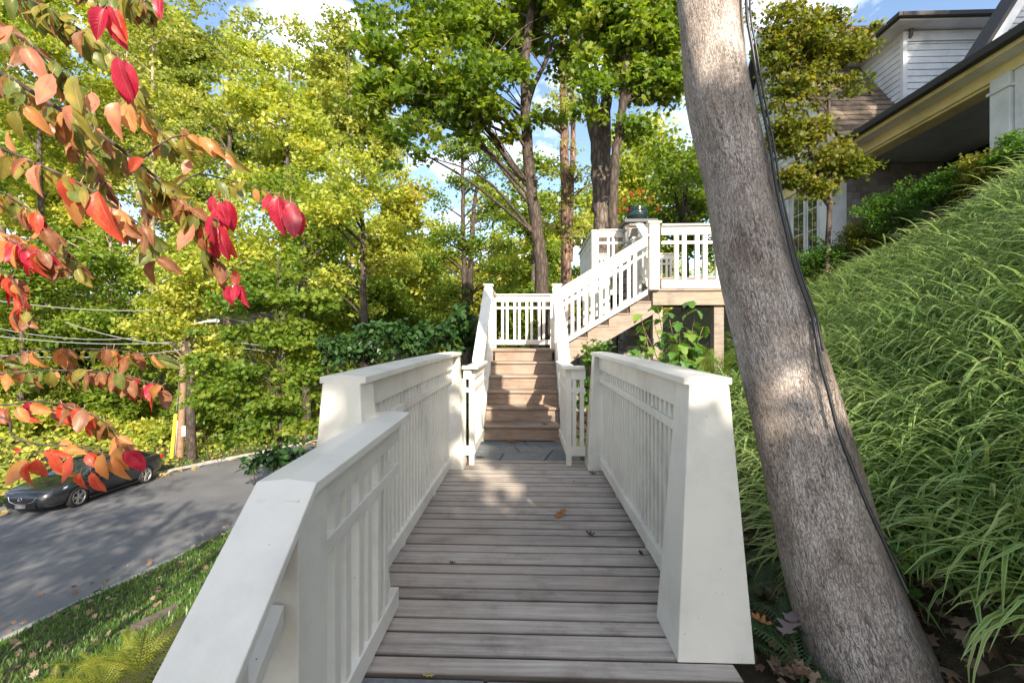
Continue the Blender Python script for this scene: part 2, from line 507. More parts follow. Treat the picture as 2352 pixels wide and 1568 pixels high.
def ground_z(x, y):
    x = np.asarray(x, dtype=float); y = np.asarray(y, dtype=float)
    k = kerb_x(y); w = road_w(y); zr = road_z(y)
    e = np.interp(y, [-10, 9, 14, 20, 30, 60], [-1.15, -1.15, 0.6, 4.5, 14.0, 60.0])
    far = k - w
    t = np.clip((x - k) / np.maximum(e - k, 0.5), 0, 1)
    s = np.interp(t, [0, 0.28, 0.6, 1.0], [0, 0.10, 0.42, 1.0])
    zl = zr + 0.10 + (-0.12 - zr - 0.10) * s
    z = np.where(x > e, -0.12, zl)
    z = np.where((x <= k) & (x >= far), zr - 0.06, z)
    dl = far - x
    zfar = zr + 0.10 + np.interp(dl, [0, 3, 8, 20, 60], [0, 0.1, 0.7, 3.2, 11.0])
    z = np.where(x < far, zfar, z)
    x0 = bank_x0(y)
    z = z + np.maximum(np.clip(0.82 * (x - x0), 0, 3.25), np.clip(0.6 * (x - bank_foot(y)), 0, .62))
    bx = np.clip((x + 1.5) / 0.6, 0, 1) * np.clip((0.78 - x) / 0.3, 0, 1)
    by = np.clip((y - 1.9) / 0.5, 0, 1) * np.clip((4.7 - y) / 0.4, 0, 1)
    z = z - 0.65 * bx * by
    # stone steps drop away behind the landing
    st = np.clip((0.95 - y) / 3.0, 0, 1) * np.clip((1.25 - x) / 0.4, 0, 1) * np.where(x > e - 0.01, 1, 0)
    z = z - 1.6 * st
    z = z + 0.05 * np.sin(x * 1.7 + 0.6 * y) * np.cos(y * 1.3) * np.where((x <= k) & (x >= far), 0, 1) * np.clip((np.abs(x) - 1.3), 0, 1)
    return z

def build_ground():
    xs = np.concatenate([np.arange(-140, -30, 5), np.arange(-30, -10, 1.0), np.arange(-10, 6, 0.2), np.arange(6, 20, 0.8), np.arange(20, 141, 6)])
    ys = np.concatenate([np.arange(-40, -4, 2.0), np.arange(-4, 12, 0.2), np.arange(12, 40, 0.6), np.arange(40, 221, 6)])
    X, Y = np.meshgrid(xs, ys)
    Z = ground_z(X, Y)
    V = np.stack([X.ravel(), Y.ravel(), Z.ravel()], 1)
    ny, nx = X.shape
    i, j = np.meshgrid(np.arange(ny - 1), np.arange(nx - 1), indexing='ij')
    a = (i * nx + j).ravel()
    F = np.stack([a, a + 1, a + nx + 1, a + nx], 1)
    m, n, l, b = new_mat("forest_floor")
    g = worldpos(n)
    z1 = noise(n, l, g, 0.9, 6); z2 = noise(n, l, g, 18, 6, 0.7)
    r1 = ramp(n, [(0.35, (0.045, 0.035, 0.022)), (0.5, (0.075, 0.06, 0.03)), (0.62, (0.06, 0.085, 0.022)), (0.75, (0.10, 0.12, 0.03))])
    l.new(z1.outputs["Fac"], r1.inputs[0])
    r2 = ramp(n, [(0.3, (0.5, 0.45, 0.4)), (0.7, (1.3, 1.2, 1.1))])
    l.new(z2.outputs["Fac"], r2.inputs[0])
    l.new(mixc(n, l, 1.0, r1.outputs[0], r2.outputs[0], 'MULTIPLY'), b.inputs["Base Color"])
    b.inputs["Roughness"].default_value = 0.95
    bump(n, l, z2.outputs["Fac"], 0.8, 0.06, b)
    o = link("ground", mesh_np("ground", V, F, m, smooth=True)); o["kind"] = "structure"
build_ground()

def ribbon(name, fx0, fx1, ys, dz, mat, thick=0.0, nx=6):
    V, F = [], []
    for y in ys:
        for i in range(nx + 1):
            t = i / nx
            V.append((fx0(y) * (1 - t) + fx1(y) * t, y, float(road_z(y)) + dz))
    k = nx + 1
    for a in range(len(ys) - 1):
        for i in range(nx):
            F.append((a * k + i, a * k + i + 1, (a + 1) * k + i + 1, (a + 1) * k + i))
    if thick:
        off = len(V)
        V += [(x, y, z - thick) for x, y, z in V]
        for a in range(len(ys) - 1):
            F.append((a * k, (a + 1) * k, off + (a + 1) * k, off + a * k))
            F.append((a * k + nx, off + a * k + nx, off + (a + 1) * k + nx, (a + 1) * k + nx))
        F.append(tuple([i for i in range(k)] + [off + i for i in range(k - 1, -1, -1)]))
    me = mesh_np(name, V, [f for f in F if len(f) == 4], mat, smooth=False)
    o = link(name, me); o["kind"] = "structure"
    return o

m, n, l, b = new_mat("asphalt")
g = worldpos(n)
z1 = noise(n, l, g, 0.5, 5); z2 = noise(n, l, g, 70, 4, 0.7)
r1 = ramp(n, [(0.35, (0.105, 0.105, 0.113)), (0.65, (0.155, 0.152, 0.155))])
l.new(z1.outputs["Fac"], r1.inputs[0])
r2 = ramp(n, [(0.3, (0.75, 0.75, 0.75)), (0.7, (1.2, 1.2, 1.2))]); l.new(z2.outputs["Fac"], r2.inputs[0])
l.new(mixc(n, l, 1.0, r1.outputs[0], r2.outputs[0], 'MULTIPLY'), b.inputs["Base Color"])
b.inputs["Roughness"].default_value = 0.85
bump(n, l, z2.outputs["Fac"], 0.4, 0.01, b)
M['asphalt'] = m
M['kerb'] = simple("kerb_stone", (0.30, 0.29, 0.27), 0.9, 0, 0.3, 5)
YS = list(np.arange(-20, 46, 0.5))
ribbon("road", lambda y: kerb_x(y) - road_w(y), lambda y: kerb_x(y), YS, 0.0, M['asphalt'])
YK = list(np.arange(-6, 40, 0.5))
ribbon("kerb", lambda y: kerb_x(y) + 0.004, lambda y: kerb_x(y) + 0.16, YK, 0.11, M['kerb'], 0.25, 1)
ribbon("kerb", lambda y: kerb_x(y) - road_w(y) - 0.2, lambda y: kerb_x(y) - road_w(y) - 0.004, YK, 0.11, M['kerb'], 0.25, 1)

# ------------------------------------------------------------------ bridge, landings and stairs
BX = -0.02                                     # bridge axis
br = empty("footbridge", "weathered grey plank deck between two white railings, running to the stairs", "footbridge", (BX, 3.1, -0.05))
def plank(name, L, W, T, mat, bevel=0.004):
    return mesh_py(name, boxv(-L / 2, L / 2, -W / 2, W / 2, -T, 0), BOXF, mat, bevel)
pw, pn = plank("plank_wide", 1.60, 0.138, 0.03, M['deck']), plank("plank_narrow", 1.60, 0.088, 0.03, M['deck'])
y = 1.665; i = 0
while y < 4.62:
    me, w = (pn, 0.088) if i % 2 == 0 else (pw, 0.138)
    if y + w > 4.68: break
    link("plank", me, br, (random.uniform(-.004, .004), y + w / 2 - 3.1, 0.05 + random.uniform(-.0015, .0015)), (0, 0, random.uniform(-.0012, .0012)))
    y += w + 0.0085; i += 1
DECK_END = y
for sx in (-0.66, 0.0, 0.64):
    box("joist", BX + sx - 0.045, BX + sx + 0.045, 1.69, 4.64, -0.26, -0.033, M['oldwood'], br)

def railing(label, pts, zb, parent=None, loc=None, capw=0.15, cap_over=(0.0, 0.0), inset=(0.0, 0.0), beam_h=0.115, gap=0.085, mid_h=0.045,
            bw=0.045, pair=(0.083, 0.215), bot_h=0.085, group="white railings", beamw=0.06, cap=True, skip=()):
    """white railing along pts (cap top line), zb = bottom-rail underside at both ends"""
    pts = [Vector(p) for p in pts]
    e = pts[-1] - pts[0]; L = Vector((e.x, e.y, 0)).length; e2 = Vector((e.x, e.y, 0)) / L
    if parent is None:
        parent = empty("railing", label, "railing", loc or (pts[0].x, pts[0].y, zb[0]), group=group)
    def along(s):
        t = s / L
        f = t * (len(pts) - 1); i = min(int(f), len(pts) - 2); f -= i
        return pts[i].lerp(pts[i + 1], max(min(f, 1.2), -0.2))
    T = 0.036
    def line(s0, s1, n):
        return [along(s0 + (s1 - s0) * i / n) for i in range(n + 1)]
    n = max(1, len(pts) - 1)
    if cap:
        sweep("cap_rail", line(-cap_over[0], L + cap_over[1], n), capprof(capw, T), M['white'], parent, 0.002)
    s0, s1 = inset[0], L - inset[1]
    if 'beam' not in skip: sweep("top_beam", line(s0, s1, n), rect(beamw, -T - beam_h, -T - 0.001), M['white'], parent, 0.002)
    ztop = T + beam_h
    sweep("middle_rail", line(s0 + .001, s1 - .001, n), rect(beamw - 0.008, -ztop - gap - mid_h, -ztop - gap), M['white'], parent, 0.002)
    zbl = lambda s: zb[0] + (zb[1] - zb[0]) * s / L
    b0, b1 = along(s0), along(s1)
    b0 = Vector((b0.x, b0.y, zbl(s0))); b1 = Vector((b1.x, b1.y, zbl(s1)))
    sweep("bottom_rail", [b0, b1], rect(beamw, 0, bot_h), M['white'], parent, 0.002)
    # balusters: pairs, one shared mesh if the panel keeps its height
    run = s1 - s0
    npair = max(1, int((run - 0.08) / pair[1]))
    off = s0 + (run - ((npair - 1) * pair[1] + pair[0])) / 2
    cache = {}
    for k in range(npair):
        for q in (0, pair[0]):
            s = off + k * pair[1] + q
            p = along(s); h = (p.z - ztop + 0.004) - (zbl(s) + bot_h - 0.004)
            key = round(h, 2)
            if key not in cache:
                sl = (pts[-1].z - pts[0].z) / L * bw / 2
                hh = bw / 2; ly = Vector((-e2.y, e2.x, 0)) * (bw / 2 - 0.001)
                V = []
                for z_, in ((0,), (h,)):
                    for a, c in ((-1, -1), (1, -1), (1, 1), (-1, 1)):
                        vv = e2 * (hh * a) + ly * c
                        V.append((vv.x, vv.y, z_ + (sl * a if abs(sl) > 1e-4 else 0)))
                cache[key] = mesh_py("baluster", V, BOXF, M['white'], 0.0025)
            link("baluster", cache[key], parent, Vector((p.x, p.y, zbl(s) + bot_h - 0.004)) - Vector(parent.location))
    return parent

# bridge railings, tapered corner posts, slightly arched cap
for sgn, lab in ((-1, "long white bridge railing on the street side with tapered end posts"),
                 (1, "long white bridge railing on the hillside with tapered end posts")):
    cx = BX + sgn * 0.735
    ya, yb = 1.895, 4.46
    n = 8
    pts = [(cx, ya + (yb - ya) * i / n, 1.085 + 0.035 * i / n + 0.006 * math.sin(math.pi * i / n)) for i in range(n + 1)]
    rl = railing(lab, pts, (0.045, 0.045), None, (cx, 3.1, 0), capw=0.19, cap_over=(0.115, 0.10), inset=(0.105, 0.105),
                 beam_h=0.13, gap=0.075, pair=(0.078, 0.158), bw=0.038, beamw=0.075)
    for yy, zz in ((ya, 1.085 - 0.037), (yb, 1.12 - 0.037)):
        frustum("end_post", cx, yy, 0.0005, zz, 0.29, 0.155, M['white'], rl, 0.003)
    for yy in (2.7, 3.6):
        box("foot_block", cx - .02, cx + .02, yy - .02, yy + .02, 0.0005, 0.046, M['white'], rl)

# near railing on the left: level part, then down beside the steps
RX = -0.61
near = railing("near white railing on the left, its wide cap bending down towards the camera", [(RX, 1.13, 0.872), (RX, 2.045, 0.908)], (0.03, 0.03), None, (RX, 1.13, 0),
               capw=0.155, inset=(0.11, 0.012), beam_h=0.10, gap=0.10, pair=(0.085, 0.20))
sl = 0.83
railing("", [(RX, 1.13 - 1.5, 0.872 - 1.5 * sl), (RX, 1.13, 0.872)], (0.03 - 1.4 * sl, 0.0), near, capw=0.155, inset=(0.05, 0.055), beam_h=0.10, gap=0.10, pair=(0.085, 0.20))
box("newel", RX - 0.055, RX + 0.055, 1.085, 1.243, -0.1, 0.835, M['white'], near, 0.002)

# stone landings
def flag(name, poly, z, t, mat, parent):
    n = len(poly)
    V = [(x, y, z - t) for x, y in poly] + [(x, y, z) for x, y in poly]
    F = [tuple(range(n - 1, -1, -1)), tuple(range(n, 2 * n))] + [(i, (i + 1) % n, n + (i + 1) % n, n + i) for i in range(n)]
    return part(name, V, F, mat, parent, 0.004)
lan = empty("stone_landing", "irregular bluestone flags at the foot of the wooden stairs", "stone landing", (-.05, 5.1, -0.1))
box("mortar_bed", -0.62, 0.56, DECK_END + 0.01, 5.66, -0.2, -0.022, M['mortar'], lan)
for poly in ([(-.61, 4.70), (-.30, 4.70), (-.27, 4.98), (-.61, 5.10)], [(-.28, 4.70), (.16, 4.70), (.22, 4.92), (.05, 5.06), (-.25, 4.98)],
             [(.18, 4.70), (.55, 4.70), (.55, 5.02), (.30, 5.16), (.24, 4.92)], [(-.61, 5.12), (-.26, 5.00), (-.10, 5.06), (-.16, 5.34), (-.61, 5.36)],
             [(-.08, 5.07), (.05, 5.08), (.22, 4.94), (.28, 5.17), (.10, 5.36), (-.14, 5.34)], [(.30, 5.18), (.55, 5.04), (.55, 5.40), (.14, 5.37)],
             [(-.61, 5.38), (-.16, 5.36), (-.02, 5.37), (-.05, 5.62), (-.61, 5.62)], [(.0, 5.38), (.12, 5.38), (.55, 5.42), (.55, 5.62), (-.03, 5.62)]):
    flag("flagstone", poly, -0.006 + random.uniform(-.003, .003), 0.03, M['bluestone'], lan)
lan2 = empty("stone_landing", "row of bluestone slabs at the near end of the plank deck", "stone landing", (0.2, 1.35, -0.15))
box("mortar_bed", -0.70, 1.02, 1.0, 1.655, -0.2, -0.03, M['mortar'], lan2)
for x0, x1 in ((-.69, -.16), (-.15, .33), (.34, .80), (.81, 1.01)):
    flag("flagstone", [(x0, 1.02), (x1, 1.02), (x1, 1.652), (x0, 1.652)], -0.012 + random.uniform(-.002, .002), 0.03, M['bluestone'], lan2)
steps = empty("stone_steps", "stone steps going down behind the near landing", "stone steps", (0.2, 0.3, -1.6))
for k in range(7):
    box("stone_step", -0.69, 1.0, 0.99 - 0.3 * (k + 1), 0.985 - 0.3 * k, -0.2 - 0.19 * (k + 1) - .3, -0.012 - 0.19 * (k + 1), M['bluestone'], steps, 0.006)

# wooden stairs up from the landing
SX, SW = -0.065, 0.475
Y0, RISE, RUN, NR = 5.62, 0.184, 0.28, 6
st = empty("wooden_stairs", "straight flight of brown wooden stairs between white railings, partly sunlit", "stairs", (SX, Y0, 0))
tread = mesh_py("tread", boxv(-SW, SW, -0.03, RUN + 0.01, -0.032, 0), BOXF, M['stair'], 0.006)
riser = mesh_py("riser", boxv(-SW, SW, 0, 0.022, 0.0, RISE - 0.034), BOXF, M['stair'], 0.002)
for k in range(NR):
    yy = Y0 + RUN * k
    link("riser", riser, st, (0, RUN * k, RISE * k + 0.001))
    if k < NR - 1: link("tread", tread, st, (0, RUN * k, RISE * (k + 1)))
LZ = RISE * NR                                   # 1.104, intermediate landing
LY0, LY1 = Y0 + RUN * (NR - 1), Y0 + RUN * (NR - 1) + 1.02
lb = mesh_py("landing_board", boxv(-SW - .06, SW + .06, 0, 0.137, -0.034, 0), BOXF, M['stair'], 0.005)
for k in range(8):
    link("landing_board", lb, st, (0, RUN * (NR - 1) - 0.03 + 0.142 * k, LZ))
for s in (-1, 1):
    xx = SX + s * (SW + 0.022)
    V = [(Y0 - .05, -0.02), (Y0 + .2, -.02), (LY0 + .2, LZ - 0.3), (LY0 + .2, LZ + .05), (LY0, LZ + 0.1), (Y0 - .05, 0.16)]
    P = [(xx - .018, a, c) for a, c in V] + [(xx + .018, a, c) for a, c in V]
    nn = len(V)
    part("skirt_board", P, [tuple(range(nn)), tuple(range(2 * nn - 1, nn - 1, -1))] + [(i, nn + i, nn + (i + 1) % nn, (i + 1) % nn) for i in range(nn)], M['white'], st, 0.002)
    for yy in (LY0 + .05, LY1 - .05):
        box("support_post", xx - .06, xx + .06, yy - .05, yy + .05, -1.6, LZ - .05, M['oldwood'], st)

RXs = 0.545
for s, lab in ((-1, "white sloping railing up the left side of the wooden stairs"), (1, "white sloping railing up the right side of the wooden stairs")):
    xx = SX + s * RXs - (0.0 if s < 0 else 0.03)
    rl = railing(lab, [(xx, Y0 - .06, 1.0), (xx, LY0 + .02, 2.06)], (0.10, 1.16), None, (xx, Y0, 0), capw=0.14, inset=(0.02, 0.05), beam_h=0.12, bw=0.04)
    box("newel", xx - .058, xx + .058, LY0 + .0, LY0 + .115, LZ - .25, 2.075, M['white'], rl, 0.003)
    box("newel_cap", xx - .078, xx + .078, LY0 - .02, LY0 + .135, 2.0755, 2.108, M['white'], rl, 0.004)
    # short corner railing between the stairs and the bridge end post
    xc = (-0.555, 0.405)[s > 0]
    lab2 = ("short white corner railing left of the stair foot", "short white corner railing right of the stair foot")[s > 0]
    rc = railing(lab2, [(xc, 4.50, 0.985), (xc, Y0 - .07, 0.99)], (0.10, 0.08), None, (xc, 4.5, 0), capw=0.13, inset=(0.03, 0.03), beam_h=0.10, bw=0.038, pair=(0.075, 0.15), cap_over=(0.065, 0.0))
    xo = (-0.655, 0.565)[s > 0]
    a, c = (xc, xo) if s > 0 else (xo, xc)
    railing("", [(a, 4.50, 0.983), (c, 4.50, 0.983)], (0.10, 0.10), rc, capw=0.13, inset=(0.02, 0.0), beam_h=0.10, bw=0.04, pair=(0.075, 0.2), cap_over=(-.062 if s > 0 else -.01, -.01 if s > 0 else -.062))
    box("corner_post", xc - .025, xc + .025, 4.475, 4.525, 0.0, 0.86, M['white'], rc, 0.002)

# landing back railing
xl, xr = SX - RXs + .0, SX + RXs - .03
rl = railing("white railing across the back of the small upper stair landing", [(xl, LY1, LZ + .955), (xr, LY1, LZ + .955)], (LZ + .06, LZ + .06), None, (xl, LY1, LZ),
             capw=0.13, inset=(0.058, 0.058), beam_h=0.105, bw=0.045)
for xx in (xl, xr):
    box("newel", xx - .055, xx + .055, LY1 - .055, LY1 + .055, LZ - .3, LZ + .918, M['white'], rl, 0.003)
railing("", [(xl, LY0 + .12, LZ + .953), (xl, LY1 - .066, LZ + .953)], (LZ + .06, LZ + .06), rl, capw=0.13, inset=(0.0, 0.0), beam_h=0.105, bw=0.045)

# second flight, up to the right
F2 = empty("wooden_stairs", "short weathered flight turning right from the landing up to the deck", "stairs", (0.57, LY0 + .05, LZ))
UZ = LZ + RISE * 5
FX0, FRUN, FY0, FY1 = 0.58, 0.325, LY0 + 0.06, LY1
for k in range(5):
    x0 = FX0 + FRUN * k
    box("riser", x0, x0 + .022, FY0 + .05, FY1, LZ + RISE * k + .001, LZ + RISE * (k + 1) - .034, M['oldwood'], F2, 0.002)
    if k < 4: box("tread", x0 - .035, x0 + FRUN + .02, FY0 - .012, FY1 + .01, LZ + RISE * (k + 1) - .032, LZ + RISE * (k + 1), M['stair'], F2, 0.006)
for yy in (FY0 + .0, FY1 - .06):
    prof = [(FX0 - .13, LZ - .10)]
    for k in range(5):
        x0 = FX0 + FRUN * k + .024
        prof += [(x0, LZ + RISE * k - .034), (x0, LZ + RISE * (k + 1) - .035)]
    prof += [(FX0 + FRUN * 4 + .2, UZ - .036), (FX0 + FRUN * 4 + .2, UZ - .30), (FX0 - .13, LZ - .33)]
    nn = len(prof)
    V = [(x, yy, z) for x, z in prof] + [(x, yy + .045, z) for x, z in prof]
    part("stringer", V, [tuple(range(nn)), tuple(range(2 * nn - 1, nn - 1, -1))] + [(i, nn + i, nn + (i + 1) % nn, (i + 1) % nn) for i in range(nn)], M['oldwood'], F2)
UX = FX0 + FRUN * 4                             # 1.88, deck edge
for yy, lab in ((FY0 - .045, "white sloping railing on the near side of the upper flight"), (FY1 + .06, "white sloping railing on the far side of the upper flight")):
    rl = railing(lab, [(0.50, yy, LZ + .94), (UX + .0, yy, UZ + .855)], (LZ + .03, UZ - .06), None, (0.5, yy, LZ), capw=0.12, inset=(0.0, 0.05), beam_h=0.13, bw=0.05, pair=(0.095, 0.215))
    box("newel", UX - .03, UX + .12, yy - .07, yy + .07, UZ - .02, UZ + .985, M['white'], rl, 0.003)
    box("newel_cap", UX - .055, UX + .145, yy - .095, yy + .095, UZ + .986, UZ + 1.02, M['white'], rl, 0.004)

# upper deck and terrace
ud = empty("upper_deck", "raised wooden deck on posts at the top of the second flight", "deck", (3.2, 7.7, 0.3))
k = 0; yy = FY0 - .07
while yy < 8.4:
    box("deck_board", UX + .03, 3.85, yy, yy + .137, UZ - .034, UZ, M['oldwood'], ud, 0.004); yy += .143
box("fascia_beam", UX + .035, 3.85, FY0 - .045, FY0, UZ - .25, UZ - .036, M['oldwood'], ud, 0.004)
for xx in (1.93, 2.86, 3.66):
    box("support_post", xx, xx + .15, FY0 + .01, FY0 + .16, -0.6, UZ - .251, M['oldwood'], ud, 0.004)
box("joist", UX + .05, 3.85, FY0 + .5, FY0 + .55, UZ - .24, UZ - .036, M['darkwood'], ud)
yr = FY0 - .05
railing("white railing along the front edge of the raised deck, ending behind the leaning trunk", [(UX + .16, yr, UZ + .985), (3.85, yr, UZ + .985)], (UZ + .005, UZ + .005), None, (UX + .16, yr, UZ),
        capw=0.13, inset=(0.0, 0.0), beam_h=0.13, gap=0.095, bw=0.062, pair=(0.118, 0.31), bot_h=0.13)
TZ = UZ + 0.37
te = empty("terrace", "upper wooden terrace reached by two dark steps behind the deck railing", "terrace", (3, 9.8, UZ))
for k in range(2):
    box("riser", 2.35, 3.85, 8.15 + .28 * k, 8.172 + .28 * k, UZ + .185 * k + .001, UZ + .185 * (k + 1) - .03, M['darkwood'], te)
    if k == 0: box("tread", 2.35, 3.85, 8.12, 8.45, UZ + .155, UZ + .185, M['darkwood'], te, 0.004)
yy = 8.42
while yy < 11.1:
    box("deck_board", 1.2, 3.85, yy + .01, yy + .14, TZ - .03, TZ, M['oldwood'], te, 0.0); yy += .145
box("edge_beam", 1.2, 1.78, 8.60, 8.645, TZ - .3, TZ - .031, M['white'], te)
box("edge_beam", 1.155, 1.199, 8.60, 11.1, TZ - .3, TZ + .03, M['white'], te)
XT = 1.27
rl = railing("white terrace railing running away from the pillar on the left", [(XT, 8.66, TZ + .94), (XT, 11.0, TZ + .94)], (TZ + .05, TZ + .05), None, (XT, 8.6, TZ), capw=0.12, bw=0.05, pair=(0.075, 0.15), inset=(.07, .05))
box("newel", XT - .065, XT + .065, 8.59, 8.72, TZ - .1, TZ + .902, M['white'], rl, 0.003)
railing("short white terrace railing between corner post and stone pillar", [(XT + .066, 8.655, TZ + .939), (1.80, 8.655, TZ + .939)], (TZ + .05, TZ + .05), None, (XT, 8.655, TZ), capw=0.12, bw=0.05, pair=(0.09, 0.22))
railing("farthest white railing at the back of the terrace", [(XT + .1, 11.0, TZ + .935), (3.6, 11.0, TZ + .935)], (TZ + .05, TZ + .05), None, (2.4, 11.0, TZ), capw=0.12, bw=0.05, pair=(0.1, 0.22))
# short stair railing beside the pillar, its cap dropping towards the camera
xx = 1.99
rl = railing("short steep white railing in front of the stone pillar", [(xx, 7.55, UZ + .89), (xx, 8.2, UZ + 1.31)], (UZ + .08, UZ + .5), None, (xx, 7.5, UZ), capw=0.14, bw=0.045, inset=(0.02, 0.02))

# stone pillar with slate cap, pot on top
pil = empty("stone_pillar", "square fieldstone pillar with a slate cap rising beside the upper deck", "stone pillar", (2.04, 8.57, 0.2))
PX0, PX1, PY0, PY1, PZ0, PZ1 = 1.79, 2.30, 8.30, 8.84, 0.1, 3.37
frustum("mortar_core", (PX0 + PX1) / 2, (PY0 + PY1) / 2, PZ0, PZ1, 0.60, 0.47, M['mortar'], pil)
def stone_mesh(w, h, t, rr):
    V = []
    for dz, sc in ((0, 1.0), (t, 0.82)):
        for a, c in ((-1, -1), (0, -1.02), (1, -1), (1.02, 0), (1, 1), (0, 1.02), (-1, 1), (-1.02, 0)):
            V.append((a * w / 2 * sc + rr.uniform(-.06, .06) * w, -dz + rr.uniform(-.006, .006), c * h / 2 * sc + rr.uniform(-.06, .06) * h))
    F = [tuple(range(7, -1, -1)), tuple(range(8, 16))] + [(i, (i + 1) % 8, 8 + (i + 1) % 8, 8 + i) for i in range(8)]
    return mesh_py("stone", V, F, M['stone'], 0.006)
rs = random.Random(5)
def stone_face(parent, org, ux, W0, W1, z0, z1, rotz, x_c):
    z = z0
    while z < z1 - .05:
        h = min(rs.uniform(.11, .24), z1 - z)
        f = (z + h / 2 - z0) / (z1 - z0); W = W0 + (W1 - W0) * f
        x = -W / 2
        while x < W / 2 - .02:
            w = rs.uniform(.13, .32)
            if x + w > W / 2 - .08: w = W / 2 - x
            p = Vector(org(f)) + Vector(ux) * (x + w / 2)
            link("stone", stone_mesh(w - .014, h - .014, .035, rs), parent, Vector((p.x, p.y, z + h / 2)) - Vector(parent.location), (0, 0, rotz))
            x += w
        z += h
cxp, cyp = (PX0 + PX1) / 2, (PY0 + PY1) / 2
stone_face(pil, lambda f: (cxp, cyp - (.30 - .065 * f) + .004, 0), (1, 0, 0), 0.60, 0.48, PZ0, PZ1, 0, cxp)
stone_face(pil, lambda f: (cxp - (.30 - .065 * f) + .004, cyp, 0), (0, -1, 0), 0.60, 0.48, PZ0, PZ1, R(-90), cyp)
box("slate_cap", cxp - .30, cxp + .30, cyp - .30, cyp + .30, PZ1 + .001, PZ1 + .06, M['slate'], pil, 0.006)
wl_ = empty("stone_wall", "low fieldstone wall in the dark under the raised deck", "stone wall", (1.6, 8.9, -.3))
box("mortar_core", 0.75, 1.72, 8.82, 9.2, -.4, 1.7, M['mortar'], wl_)
stone_face(wl_, lambda f: (1.24, 8.825, 0), (1, 0, 0), 0.96, 0.96, -.3, 1.65, 0, 1.24)

def lathe(name, prof, mat, parent, loc, n=24):
    V, F = [], []
    for r, z in prof:
        for j in range(n):
            a = 2 * math.pi * j / n
            V.append((r * math.cos(a), r * math.sin(a), z))
    for i in range(len(prof) - 1):
        for j in range(n):
            F.append((i * n + j, i * n + (j + 1) % n, (i + 1) * n + (j + 1) % n, (i + 1) * n + j))
    F.append(tuple(range(n - 1, -1, -1)))
    me = mesh_py(name, V, F, mat, 0, True)
    return link(name, me, parent, loc)
m, n, l, b = new_mat("teal_glaze")
b.inputs["Base Color"].default_value = (0.012, 0.026, 0.026, 1); b.inputs["Roughness"].default_value = 0.12
M['glaze'] = m
pot = empty("flower_pot", "glazed dark teal pot of red flowers on top of the stone pillar", "flower pot", (cxp, cyp, PZ1 + .061))
lathe("pot", [(.13, 0), (.175, .04), (.20, .12), (.195, .20), (.17, .25), (.185, .28), (.165, .285), (.15, .25), (.02, .24)], M['glaze'], pot, (0, 0, 0))

# ------------------------------------------------------------------ foliage tools
KITE = (np.array([(0, 0, 0), (-.34, .45, .05), (0, 1, -.08), (.34, .45, .05)], dtype=float), np.array([(0, 3, 2, 1)]))
LOBE = (np.array([(0, 0, 0), (.22, .12, 0), (.5, .30, -.03), (.28, .45, .03), (.36, .78, -.04), (.12, .66, .02), (0, 1.0, -.08),
                  (-.12, .66, .02), (-.36, .78, -.04), (-.28, .45, .03), (-.5, .30, -.03), (-.22, .12, 0)], dtype=float),
        np.array([(0, 1, 2, 3), (0, 3, 4, 5), (0, 5, 6, 7), (0, 7, 8, 9), (0, 9, 10, 11)]))
def leaves(P, Nrm, size, rng, tmpl=KITE, droop=None):
    n = len(P)
    Nrm = Nrm / (np.linalg.norm(Nrm, axis=1)[:, None] + 1e-9)
    d = rng.normal(size=(n, 3))
    if droop is not None: d = d * (1 - abs(droop)) + np.array([0, 0, -droop]) * 1.6
    d -= (d * Nrm).sum(1)[:, None] * Nrm
    d /= np.linalg.norm(d, axis=1)[:, None] + 1e-9
    s = np.cross(d, Nrm)
    T, TF = tmpl
    sz = np.asarray(size)[:, None, None] if np.ndim(size) else size
    V = P[:, None, :] + sz * (T[None, :, 0:1] * s[:, None, :] + T[None, :, 1:2] * d[:, None, :] + T[None, :, 2:3] * Nrm[:, None, :])
    F = (np.arange(n) * len(T))[:, None, None] + TF[None]
    return V.reshape(-1, 3), F.reshape(-1, TF.shape[1]), len(TF)

def crown_points(rng, ells, nclump, cr, nleaf, flat=0.45, shell=0.45):
    ells = np.asarray(ells, dtype=float)
    vol = ells[:, 3] * ells[:, 4] * ells[:, 5]
    pick = rng.choice(len(ells), nclump, p=vol / vol.sum())
    dirn = rng.normal(size=(nclump, 3)); dirn /= np.linalg.norm(dirn, axis=1)[:, None]
    rad = rng.random(nclump) ** shell
    c = ells[pick, :3] + dirn * rad[:, None] * ells[pick, 3:]
    crs = cr * rng.uniform(0.55, 1.35, nclump)
    cnt = np.maximum(4, (nleaf * (crs / cr) ** 2).astype(int))
    idx = np.repeat(np.arange(nclump), cnt)
    g = rng.normal(size=(len(idx), 3))
    g = g / (np.linalg.norm(g, axis=1)[:, None]) * (rng.random(len(idx)) ** 0.45)[:, None]
    tilt = rng.normal(size=(nclump, 2)) * 0.25
    P = c[idx] + g * crs[idx][:, None] * np.array([1, 1, flat])
    P[:, 2] += (g[:, 0] * tilt[idx, 0] + g[:, 1] * tilt[idx, 1]) * crs[idx]
    Nn = rng.normal(size=(len(idx), 3)) * 0.75 + np.array([0, 0, 0.8]) + g * 0.35
    rn = np.clip(0.55 * rng.random(nclump)[idx] + 0.45 * rng.random(len(idx)), 0, 1)
    return c, crs, P, Nn, rn

